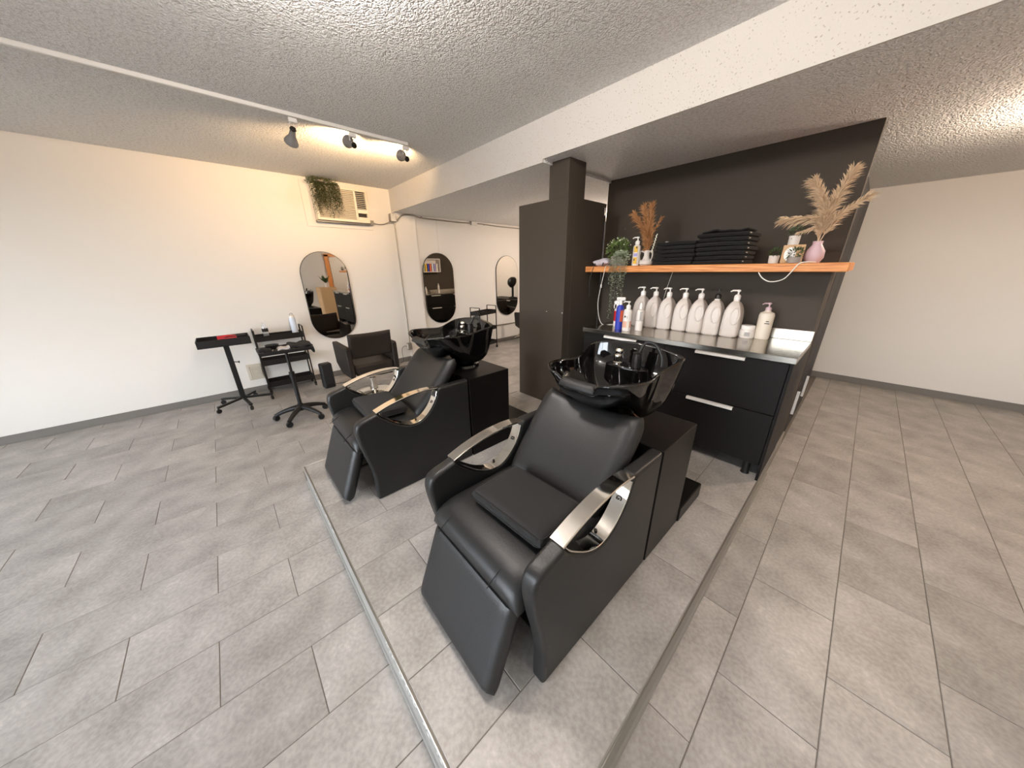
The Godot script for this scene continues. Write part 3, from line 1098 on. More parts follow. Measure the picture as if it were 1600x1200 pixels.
func build_mirrors() -> void:
	var face := Transform3D(Basis(V(0, 0, -1), V(0, 1, 0), V(1, 0, 0)), Vector3.ZERO)
	var t := thing("mirror", "pill shaped wall mirror above the styling chair by the air conditioner", "mirror", V(XW, 1.21, -1.205))
	part("rim", Shape.new().prism(stadium(0.31, 0.62), 0.020, 0.003, 2, face.translated(V(0.012, 0, 0))), M.rim, t)
	part("glass", Shape.new().prism(stadium(0.304, 0.614), 0.004, 0.0008, 1, face.translated(V(0.0225, 0, 0))), M.mirror, t)
	copy(t, "mirror", V(XW, 1.23, -3.055), 0.0, "pill shaped wall mirror beside the pilaster, above the wash basin")
	copy(t, "mirror", V(XW, 1.21, -4.72), 0.0, "pill shaped wall mirror beside the black partition")


func foliage(sh: Shape, p: Vector3, r: Vector3, n: int, l: float, w: float) -> void:
	for i in n:
		var d := V(rng.randfn(), rng.randfn(), rng.randfn()).normalized()
		var q := p + d * r * (0.55 + 0.45 * rng.randf())
		var dir := (d + V(rng.randfn(), rng.randfn() + 0.3, rng.randfn()) * 0.5).normalized()
		sh.leaf(q, dir, V(rng.randfn(), 1.5, rng.randfn()).normalized(), l * rng.randf_range(0.6, 1.2), w * rng.randf_range(0.7, 1.2))


func vine(sh: Shape, a: Vector3, l: float, step: float, leaf_l: float, leaf_w: float, wobble := 0.01) -> void:
	var p := a
	var y := 0.0
	while y < l:
		y += step
		p += V(rng.randfn() * wobble, -step, rng.randfn() * wobble)
		for k in 2:
			var ang := rng.randf() * TAU
			sh.leaf(p, V(cos(ang), rng.randf_range(-0.7, 0.4), sin(ang)).normalized(), Vector3.UP, leaf_l * rng.randf_range(0.7, 1.2), leaf_w)


func build_air_conditioner() -> void:
	var t := thing("air_conditioner", "cream window air conditioner set high in the white wall", "air conditioner", V(XW, 0, 0))
	# flat board around it
	part("surround", Shape.new().span(V(0, 2.149, -1.995), V(0.014, 2.215, -1.12), 0.002).span(V(0, 2.665, -1.995), V(0.014, 2.70, -1.12), 0.002).span(V(0, 2.215, -1.995), V(0.014, 2.665, -1.955), 0.002).span(V(0, 2.215, -1.205), V(0.014, 2.665, -1.12), 0.002), M.paint, t)
	part("casing", Shape.new().span(V(0.0, 2.225, -1.935), V(0.07, 2.655, -1.235), 0.004), M.ac, t)
	var fr := part("front_grille", Shape.new().span(V(0.07, 2.228, -1.93), V(0.115, 2.262, -1.24), 0.003).span(V(0.07, 2.625, -1.93), V(0.115, 2.652, -1.24), 0.003).span(V(0.07, 2.262, -1.275), V(0.115, 2.625, -1.24), 0.003).span(V(0.07, 2.262, -1.93), V(0.115, 2.625, -1.905), 0.003).span(V(0.07, 2.262, -1.775), V(0.115, 2.625, -1.745), 0.003).span(V(0.07, 2.262, -1.905), V(0.115, 2.30, -1.775), 0.003).span(V(0.07, 2.35, -1.905), V(0.115, 2.40, -1.775), 0.003), M.ac, t)
	part("outlet_back", Shape.new().span(V(0.07, 2.40, -1.905), V(0.074, 2.625, -1.775)).span(V(0.07, 2.30, -1.905), V(0.074, 2.35, -1.775)), M.ac_dark, fr)
	for i in 16:
		part("louver", Shape.new().box(V(0.108, 2.274 + i * 0.0225, -1.51), V(0.016, 0.008, 0.47), 0.002, Basis(Vector3.BACK, 0.5)), M.ac, fr)
	for i in 9:
		part("vane", Shape.new().box(V(0.107, 2.412 + i * 0.024, -1.84), V(0.012, 0.004, 0.13), 0.001, Basis(Vector3.BACK, 0.5)), M.ac, fr)
	part("drip_sill", Shape.new().span(V(0.0, 2.205, -1.94), V(0.09, 2.224, -1.23), 0.003), M.alu, t)
	# trailing plant on top
	var p := thing("trailing_plant", "olive green trailing plant hanging over the air conditioner", "plant", V(XW + 0.075, 2.657, -1.37))
	part("pot", Shape.new().lathe([[0.0, 0.0], [0.04, 0.0], [0.05, 0.045], [0.045, 0.05], [0.0, 0.045]], 18), M.pot_grey, p)
	var f := Shape.new()
	foliage(f, V(0.015, 0.03, 0.0), V(0.075, 0.05, 0.19), 620, 0.03, 0.012)
	for i in 84:
		vine(f, V(0.055 + rng.randf() * 0.03, 0.03, rng.randf_range(-0.19, 0.155)), rng.randf_range(0.18, 0.42), 0.014, 0.026, 0.012, 0.003)
	part("foliage", f, M.leaf3, p, 0.0)


func styling_chair() -> Node3D:      # faces -x, origin at the base centre
	var t := thing("styling_chair", "dark brown leather styling chair on a chrome pedestal facing the wall mirror", "chair")
	part("seat", Shape.new().span(V(-0.30, 0.31, -0.255), V(0.20, 0.445, 0.255), 0.03), M.leather_brown, t)
	for s in [-1.0, 1.0]:
		part("arm", Shape.new().prism(PackedVector2Array([Vector2(0.215, 0.30), Vector2(0.215, 0.665), Vector2(0.19, 0.685), Vector2(-0.37, 0.685), Vector2(-0.385, 0.66), Vector2(-0.36, 0.40), Vector2(-0.16, 0.29)]), 0.065, 0.014, 3, Transform3D(Basis(), V(0, 0, s * 0.285))), M.leather_brown, t)
	part("backrest", Shape.new().pad(func(s: float, q: float):
		return V(0.175 + 0.02 * q - 0.02 * (1.0 - s * s), 0.69 + 0.155 * q - 0.012 * (1.0 - s * s), s * 0.262), 0.075, 0.1, 0.18, 18, 14), M.leather_brown, t)
	part("under_plate", Shape.new().span(V(-0.2, 0.275, -0.2), V(0.18, 0.31, 0.2), 0.004), M.chrome, t)
	part("column", Shape.new().lathe([[0.0, 0.03], [0.06, 0.03], [0.05, 0.05], [0.05, 0.20], [0.034, 0.21], [0.034, 0.285], [0.0, 0.285]], 24), M.chrome, t)
	part("base", Shape.new().lathe([[0.0, 0.0], [0.235, 0.0], [0.238, 0.01], [0.20, 0.022], [0.09, 0.038], [0.0, 0.04]], 40), M.chrome, t)
	part("pump_lever", Shape.new().tube([V(0.02, 0.235, -0.03), V(0.06, 0.232, -0.12), V(0.08, 0.24, -0.21)], 0.009, 8).box(V(0.085, 0.243, -0.225), V(0.035, 0.014, 0.06), 0.004), M.black_plastic, t)
	part("footrest", Shape.new().tube(spline([V(-0.18, 0.28, -0.13), V(-0.34, 0.20, -0.13), V(-0.46, 0.10, -0.13), V(-0.50, 0.085, -0.10), V(-0.50, 0.085, 0.10), V(-0.46, 0.10, 0.13), V(-0.34, 0.20, 0.13), V(-0.18, 0.28, 0.13)], 4), 0.013, 8), M.chrome, t)
	return t


func build_styling_chairs() -> void:
	var a := styling_chair()
	a.position = V(-4.265, 0, -1.275)
	var c := copy(a, "styling_chair", V(-4.72, 0, -5.02), 0.5, "dark leather styling chair half hidden behind the black partition")
	c.rotation.y = 0.25
	var s := thing("speaker", "small black upright floor speaker beside the utility cart", "speaker", V(-4.86, 0, -0.855), 0.12)
	part("cabinet", Shape.new().span(V(-0.06, 0.0, -0.072), V(0.05, 0.36, 0.072), 0.014), M.black_plastic, s)
	part("grille", Shape.new().span(V(0.05, 0.075, -0.062), V(0.057, 0.345, 0.062), 0.003), M.fabric, s)
	part("badge", Shape.new().span(V(0.05, 0.02, -0.05), V(0.055, 0.062, 0.05), 0.002), M.dark_metal, s)
	solo("speaker_cable", "thin black cable running from the speaker along the floor", "cable", Shape.new().tube(spline([V(-4.9, 0.02, -0.93), V(-4.93, 0.004, -1.1), V(-4.99, 0.004, -1.4), V(-5.1, 0.004, -1.75), V(-5.2, 0.004, -2.0), V(-5.33, 0.004, -2.15)], 6), 0.0035, 6), M.cord_black)


func make_cart(label: String, lx: float, lz: float, lip: Material) -> Node3D:
	var t := thing("utility_cart", label, "cart")
	for x in [-lx, lx]:
		for z in [-lz, lz]:
			part("post", Shape.new().span(V(x - 0.008, 0.06, z - 0.008), V(x + 0.008, 0.87, z + 0.008), 0.002), M.black_metal, t)
			var w := part("caster", Shape.new().lathe([[0.0, -0.011], [0.022, -0.011], [0.025, -0.006], [0.025, 0.006], [0.022, 0.011], [0.0, 0.011]], 16, Transform3D(Basis(Vector3.RIGHT, PI / 2), V(x, 0.025, z))), M.black_plastic, t)
			part("fork", Shape.new().span(V(x - 0.01, 0.03, z - 0.016), V(x + 0.01, 0.062, z + 0.016), 0.003), M.black_plastic, w)
	for y in [0.10, 0.40, 0.72]:
		var s := part("tray", Shape.new().span(V(-lx, y, -lz), V(lx, y + 0.006, lz)).span(V(-lx, y, -lz), V(-lx + 0.004, y + 0.07, lz)).span(V(lx - 0.004, y, -lz), V(lx, y + 0.07, lz)).span(V(-lx, y, -lz), V(lx, y + 0.07, -lz + 0.004)).span(V(-lx, y, lz - 0.004), V(lx, y + 0.07, lz)), M.black_metal, t)
		s.set_meta("label", "shallow black metal tray shelf")
	for z in [-lz, lz]:
		part("rail", Shape.new().span(V(-lx, 0.862, z - 0.006), V(lx, 0.874, z + 0.006), 0.002), M.black_metal, t)
	return t


func build_carts() -> void:
	var a := make_cart("black three tier utility cart against the white wall, holding bottles", 0.115, 0.265, M.black_metal)
	a.position = V(-5.21, 0, -0.465)
	copy(a, "utility_cart", V(-5.06, 0, -3.83), 0.25, "black three tier utility cart between two mirrors behind the wash basin")
	# water bottle
	var w := thing("water_bottle", "clear plastic water bottle with dark label on the cart", "bottle", V(-5.20, 0.727, -0.33))
	part("body", Shape.new().lathe([[0.0, 0.0], [0.031, 0.0], [0.033, 0.01], [0.031, 0.06], [0.033, 0.11], [0.033, 0.15], [0.025, 0.185], [0.012, 0.205], [0.012, 0.22], [0.0, 0.22]], 20), M.water, w)
	part("label", Shape.new().lathe([[0.0332, 0.105], [0.0342, 0.106], [0.0342, 0.145], [0.0332, 0.146]], 20), M.ink, w)
	part("cap", Shape.new().lathe([[0.0, 0.218], [0.014, 0.218], [0.014, 0.236], [0.0, 0.237]], 16), M.white_plastic, w)
	var u := thing("tumbler", "tall pale blue grey insulated bottle on the cart", "bottle", V(-5.20, 0.727, -0.655))
	part("body", Shape.new().lathe([[0.0, 0.0], [0.036, 0.0], [0.038, 0.008], [0.038, 0.235], [0.034, 0.25], [0.0, 0.25]], 24), M.tumbler, u)
	part("lid", Shape.new().lathe([[0.0, 0.25], [0.033, 0.25], [0.034, 0.275], [0.028, 0.285], [0.0, 0.287]], 24), M.white_plastic, u)
	part("loop", Shape.new().tube(spline([V(0, 0.28, -0.02), V(0, 0.305, -0.012), V(0, 0.305, 0.012), V(0, 0.28, 0.02)], 4), 0.005, 6), M.print_grey, u)
	solo("tissue_ball", "crumpled white tissue at the corner of the cart", "tissue", lump(0.022, 3), M.white_plastic, V(-5.15, 0.757, -0.69))
	# things in the second cart
	for k in 5:
		solo("color_tube", "small dark hair colour tube lying in the cart behind the basin", "tube", Shape.new().box(V(0, 0.02, 0), V(0.05, 0.04, 0.09), 0.008), M.black_plastic if k % 2 else M.dark_metal, V(-5.06 + 0.035 * (k % 2), 0.727, -3.98 + k * 0.075), 0.3 * k, "tubes in the cart behind the basin")


func lump(r: float, sd: int) -> Shape:
	var n := FastNoiseLite.new()
	n.seed = sd
	n.frequency = 1.4
	var rings := []
	for i in 9:
		var a := PI * i / 8.0
		var ring := PackedVector3Array()
		for j in 14:
			var b := TAU * j / 14
			var d := V(sin(a) * cos(b), cos(a), sin(a) * sin(b))
			ring.push_back(d * r * (1.0 + 0.45 * n.get_noise_3dv(d * 1.2)))
		rings.append(ring)
	return Shape.new().loft(rings, false)


func build_trolleys() -> void:
	# curved five foot trolley
	var t := thing("tray_trolley", "black tray trolley with five curved feet and cluttered tray", "trolley", V(-4.0, 0, -0.375))
	for k in 5:
		var a := deg_to_rad(110.0 - 72.0 * k)
		var d := V(cos(a), 0, sin(a))
		var path := []
		var rad := []
		for i in 9:
			var q := i / 8.0
			path.append(d * (0.02 + 0.235 * q) + V(0, 0.125 - 0.062 * pow(q, 1.8), 0))
			rad.append(lerpf(0.030, 0.019, q))
		var f := part("foot", Shape.new().tube(path, rad, 10), M.black_plastic, t)
		var c := d * 0.255
		part("caster", Shape.new().lathe([[0.0, -0.022], [0.027, -0.022], [0.032, -0.012], [0.032, 0.012], [0.027, 0.022], [0.0, 0.022]], 16, Transform3D(Basis(Vector3.UP, a + k) * Basis(Vector3.RIGHT, PI / 2), c + V(0, 0.032, 0))).tube([c + V(0, 0.03, 0), c + V(0, 0.07, 0)], 0.011, 8), M.black_plastic, f)
	part("pole", Shape.new().lathe([[0.0, 0.09], [0.032, 0.09], [0.03, 0.16], [0.02, 0.17], [0.02, 0.50], [0.0, 0.50]], 18), M.black_plastic, t)
	part("collar", Shape.new().lathe([[0.0, 0.49], [0.026, 0.49], [0.026, 0.545], [0.0, 0.545]], 18), M.black_plastic, t)
	part("upper_pole", Shape.new().lathe([[0.0, 0.54], [0.014, 0.54], [0.014, 0.785], [0.0, 0.785]], 16), M.black_metal, t)
	part("tray", tray_shape(0.16, 0.235, 0.785, 0.035), M.black_plastic, t)
	# clutter on the tray
	var y := 0.797
	var bw := thing("tint_bowl", "small black tint bowl on the cluttered tray", "bowl", V(-4.03, y, -0.275))
	part("bowl", Shape.new().lathe([[0.0, 0.0], [0.035, 0.0], [0.06, 0.055], [0.062, 0.06], [0.057, 0.06], [0.033, 0.006], [0.0, 0.006]], 24), M.black_plastic, bw)
	var cloth := Shape.new().pad(func(s: float, q: float):
		var z: float = -0.53 + s * 0.12
		var over := maxf(0.0, -0.60 - z)
		return V(-4.0 + q * 0.13, y + 0.03 - 1.6 * over + 0.008 * sin(s * 6.0 + q * 4.0), z + over * 0.75), 0.03, 0.15, 0.15, 20, 12)
	solo("cloth", "dark crumpled cloth hanging over the end of the cluttered tray", "cloth", cloth, M.towel)
	solo("hand_towel", "grey folded cloth lying in the middle of the cluttered tray", "cloth", Shape.new().pad(func(s: float, q: float): return V(-3.95 + q * 0.06, y + 0.022 + 0.006 * sin(s * 5), -0.36 + s * 0.06), 0.03, 0.2, 0.3, 12, 10), M.print_grey)
	var cols := ["white_handle", "steel", "black_plastic", "pink", "steel", "white_handle"]
	for k in 6:
		var an := -0.5 + 0.37 * k
		var o := thing("tint_brush", "tint brush with %s stem lying on the cluttered tray" % ["a white", "a steel", "a black", "a pink", "a steel", "a white"][k], "brush", V(-3.93 - 0.03 * (k % 3), y + 0.011 + 0.012 * (k % 2), -0.24 - 0.05 * k), an, "brushes on the cluttered tray")
		part("stem", Shape.new().tube([V(-0.075, 0, 0), V(0.04, 0, 0)], 0.005, 8), M[cols[k]], o)
		part("bristles", Shape.new().box(V(0.058, 0, 0), V(0.04, 0.008, 0.028), 0.002), M.ink, o)
	solo("glove_pouch", "black soft pouch beside the tint bowl on the cluttered tray", "pouch", Shape.new().pad(func(s: float, q: float): return V(-3.93 + q * 0.05, y + 0.03 + 0.008 * sin(s * 4.0), -0.20 + s * 0.055), 0.045, 0.5, 0.5, 14, 12), M.towel)
	solo("clip_pile", "small chrome hair clip dish on the cluttered tray", "dish", Shape.new().lathe([[0.0, 0.0], [0.03, 0.0], [0.036, 0.014], [0.033, 0.014], [0.0, 0.008]], 20), M.chrome, V(-4.07, y, -0.40))
	# flat footed trolley
	var u := thing("tray_trolley", "black tray trolley with square post and flat splayed feet", "trolley", V(-4.93, 0, 0.09))
	for k in 5:
		var a := deg_to_rad(62.0 - 72.0 * k)
		var d := V(cos(a), 0, sin(a))
		var f := part("foot", Shape.new().box(d * 0.15 + V(0, 0.085, 0), V(0.27, 0.024, 0.036), 0.004, Basis(Vector3.UP, -a) * Basis(Vector3.BACK, -0.09)), M.black_plastic, u)
		var c := d * 0.28
		part("caster", Shape.new().lathe([[0.0, -0.01], [0.024, -0.01], [0.027, -0.005], [0.027, 0.005], [0.024, 0.01], [0.0, 0.01]], 16, Transform3D(Basis(Vector3.UP, a * 2.0) * Basis(Vector3.RIGHT, PI / 2), c + V(0, 0.027, 0))).tube([c + V(0, 0.03, 0), c + V(0, 0.078, 0)], 0.009, 8), M.black_plastic, f)
	part("post", Shape.new().span(V(-0.026, 0.09, -0.026), V(0.026, 0.775, 0.026), 0.005), M.black_plastic, u)
	part("clamp_knob", Shape.new().tube([V(0.02, 0.56, -0.02), V(0.045, 0.555, -0.06)], 0.006, 8).lathe([[0.0, 0.0], [0.014, 0.004], [0.014, 0.012], [0.0, 0.016]], 12, Transform3D(Basis(Vector3.RIGHT, -PI / 2), V(0.045, 0.555, -0.06))), M.black_plastic, u)
	part("tray", tray_shape(0.16, 0.235, 0.775, 0.085), M.black_plastic, u)
	solo("hair_dryer", "red and black hair dryer lying in the deep tray", "hair dryer", Shape.new().tube([V(-4.88, 0.845, 0.14), V(-4.88, 0.848, 0.03), V(-4.88, 0.85, -0.03)], [0.04, 0.042, 0.028], 14), M.red)
	solo("comb", "black styling comb lying across the deep tray", "comb", Shape.new().box(V(-4.87, 0.868, -0.02), V(0.03, 0.008, 0.2), 0.002, Basis(Vector3.UP, 0.3)), M.black_plastic)


func tray_shape(hx: float, hz: float, y: float, rim: float) -> Shape:
	return Shape.new().span(V(-hx, y, -hz), V(hx, y + 0.01, hz), 0.003).span(V(-hx, y, -hz), V(-hx + 0.008, y + rim, hz), 0.002).span(V(hx - 0.008, y, -hz), V(hx, y + rim, hz), 0.002).span(V(-hx, y, -hz), V(hx, y + rim, -hz + 0.008), 0.002).span(V(-hx, y, hz - 0.008), V(hx, y + rim, hz), 0.002)


func build_wall_fittings() -> void:
	# access hatch
	var h := thing("access_hatch", "small square cream access hatch low on the white wall", "hatch", V(XW, 0.29, -0.115))
	part("frame", Shape.new().span(V(0, -0.108, -0.088), V(0.010, 0.108, 0.088), 0.002), M.hatch, h)
	part("door", Shape.new().span(V(0.010, -0.09, -0.072), V(0.016, 0.09, 0.072), 0.002), M.hatch, h)
	for k in 3:
		var a := 0.062 - 0.02 * k
		part("molding", Shape.new().tube([V(0.017, -a * 1.25, -a), V(0.017, a * 1.25, -a), V(0.017, a * 1.25, a), V(0.017, -a * 1.25, a)], 0.0045, 6, true), M.hatch, h)
	# surface wiring
	var x := XW + 0.07
	var jb := thing("junction_box", "grey metal junction box at the corner below the beam", "junction box", V(x, 2.335, -2.335))
	part("box", Shape.new().span(V(-0.02, -0.055, -0.0), V(0.05, 0.055, 0.09), 0.004), M.conduit, jb)
	part("cover", Shape.new().span(V(0.05, -0.05, 0.005), V(0.054, 0.05, 0.085), 0.001), M.white_metal, jb)
	part("cover_screw", Shape.new().lathe([[0.0, 0.0], [0.005, 0.0], [0.0, 0.003]], 8, Transform3D(Basis(Vector3.BACK, -PI / 2), V(0.054, 0.03, 0.045))), M.dark_metal, jb)
	solo("conduit", "thin metal conduit running down the pilaster edge to an outlet", "conduit", Shape.new().tube([V(x + 0.012, 2.285, -2.315), V(x + 0.012, 0.345, -2.315)], 0.009, 8), M.conduit)
	var wire := [V(x + 0.02, 2.30, -2.36), V(x + 0.018, 2.385, -2.46), V(x + 0.016, 2.40, -2.62), V(XW + 0.03, 2.385, -2.80), V(XW + 0.02, 2.38, -3.05), V(XW + 0.02, 2.378, -3.2), V(XW + 0.02, 2.375, -3.6), V(XW + 0.02, 2.382, -3.85), V(XW + 0.02, 2.385, -4.1), V(XW + 0.02, 2.372, -4.5), V(XW + 0.02, 2.372, -5.0), V(XW + 0.02, 2.374, -6.2)]
	solo("cable_conduit", "grey flexible conduit along the top of the wall above two mirrors", "conduit", Shape.new().tube(spline(wire, 5), 0.010, 8), M.conduit)
	for p in [V(XW + 0.016, 2.397, -2.82), V(XW + 0.016, 2.372, -3.55), V(XW + 0.016, 2.378, -4.15)]:
		solo("conduit_clip", "small metal clip holding the conduit to the wall", "clip", Shape.new().box(p, V(0.03, 0.016, 0.02), 0.003), M.conduit, Vector3.ZERO, 0.0, "conduit clips")
	solo("conduit_coupling", "white box coupling in the conduit between two mirrors", "junction box", Shape.new().span(V(XW, 2.35, -3.96), V(XW + 0.045, 2.415, -3.83), 0.004), M.white_metal)
	var o := thing("outlet", "grey surface mounted power outlet at the foot of the pilaster", "outlet", V(x, 0.285, -2.335))
	part("box", Shape.new().span(V(-0.02, -0.06, 0.0), V(0.045, 0.06, 0.07), 0.004), M.conduit, o)
	part("socket", Shape.new().span(V(-0.012, -0.045, 0.07), V(0.037, 0.045, 0.073), 0.001), M.white_plastic, o)
	solo("power_cord", "short dark power cord plugged into the outlet at the pilaster", "cord", Shape.new().tube(spline([V(x, 0.29, -2.258), V(x - 0.01, 0.30, -2.22), V(x - 0.02, 0.26, -2.17), V(x - 0.025, 0.15, -2.165), V(x - 0.03, 0.03, -2.17), V(x - 0.03, 0.006, -2.12)], 5), 0.004, 6), M.cord_black)
	solo("wall_rail", "grey cable channel low on the wall beside the partition", "channel", Shape.new().span(V(XW, 0.375, -6.2), V(XW + 0.018, 0.398, -4.28), 0.002), M.conduit)
	# wiring of the air conditioner
	var pb := thing("plug_box", "small metal plug box at the corner of the air conditioner", "outlet", V(XW + 0.03, 2.245, -1.965))
	part("box", Shape.new().span(V(-0.03, -0.03, -0.03), V(0.05, 0.03, 0.025), 0.003), M.conduit, pb)
	solo("appliance_cord", "cord from the plug box to the junction box", "cord", Shape.new().tube(spline([V(XW + 0.05, 2.245, -1.99), V(XW + 0.03, 2.235, -2.08), V(XW + 0.03, 2.245, -2.17), V(XW + 0.06, 2.28, -2.25)], 6), 0.006, 6), M.conduit)


# ---------------------------------------------------------------- small things
func bottle(label: String, at: Vector3, r: float, h: float, m: Material, top: String, group := "", sx := 1.0, turn := 0.0, top_mat: Material = null) -> Node3D:
	var t := thing("bottle", label, "bottle", at, turn, group)
	var tm: Material = top_mat if top_mat else M.pump_white
	part("body", Shape.new().lathe([[0.0, 0.0], [r * 0.92, 0.0], [r, 0.006], [r, h * 0.86], [r * 0.9, h * 0.94], [r * 0.42, h], [r * 0.40, h + 0.006], [0.0, h + 0.006]], 28, Transform3D(), sx, 1.0), m, t)
	if top == "cap":
		part("cap", Shape.new().lathe([[0.0, h], [r * 0.5, h], [r * 0.42, h + 0.045], [r * 0.2, h + 0.055], [0.0, h + 0.056]], 18), tm, t)
	elif top == "pump":
		pump(t, V(0, h, 0), tm, 1.0)
	elif top == "spray":
		var hd := part("trigger_head", Shape.new().box(V(0.0, h + 0.05, 0.0), V(0.075, 0.03, 0.026), 0.007).lathe([[0.0, h], [0.016, h], [0.014, h + 0.02], [0.01, h + 0.045], [0.0, h + 0.045]], 14), tm, t)
		part("trigger", Shape.new().tube(spline([V(-0.026, h + 0.04, 0), V(-0.036, h + 0.02, 0), V(-0.032, h - 0.005, 0)], 4), 0.005, 6), tm, hd)
	return t


func pump(t: Node3D, at: Vector3, m: Material, k: float) -> void:
	var c := part("pump", Shape.new().lathe([[0.0, 0.0], [0.019 * k, 0.0], [0.019 * k, 0.022 * k], [0.014 * k, 0.03 * k], [0.005 * k, 0.034 * k], [0.005 * k, 0.055 * k], [0.0, 0.055 * k]], 18, Transform3D(Basis(), at)), m, t)
	part("nozzle", Shape.new().lathe([[0.0, 0.05 * k], [0.012 * k, 0.052 * k], [0.012 * k, 0.062 * k], [0.0, 0.065 * k]], 14, Transform3D(Basis(), at)).tube([at + V(0, 0.058 * k, 0), at + V(-0.03 * k, 0.058 * k, 0.012 * k), at + V(-0.042 * k, 0.05 * k, 0.018 * k)], [0.006 * k, 0.005 * k, 0.004 * k], 8), m, c)


func sleeve(t: Node3D, r: float, y0: float, y1: float, m: Material, sx := 1.0, called := "label") -> void:
	part(called, Shape.new().lathe([[r, y0], [r + 0.0008, y0 + 0.0005], [r + 0.0008, y1 - 0.0005], [r, y1]], 28, Transform3D(), sx, 1.0), m, t)


# a small printed patch on the front of a bottle
func patch(t: Node3D, c: Vector3, w: float, h: float, m: Material, called := "print") -> void:
	part(called, Shape.new().box(c, V(w, h, 0.0012)), m, t)


func jug_ring(w: float, d: float, y: float, ox: float) -> PackedVector3Array:
	var r := PackedVector3Array()
	var c := minf(w, d) * 0.42
	for p in round_rect(w, d, c, y, 6):
		r.push_back(p + V(ox, 0, 0))
	return r


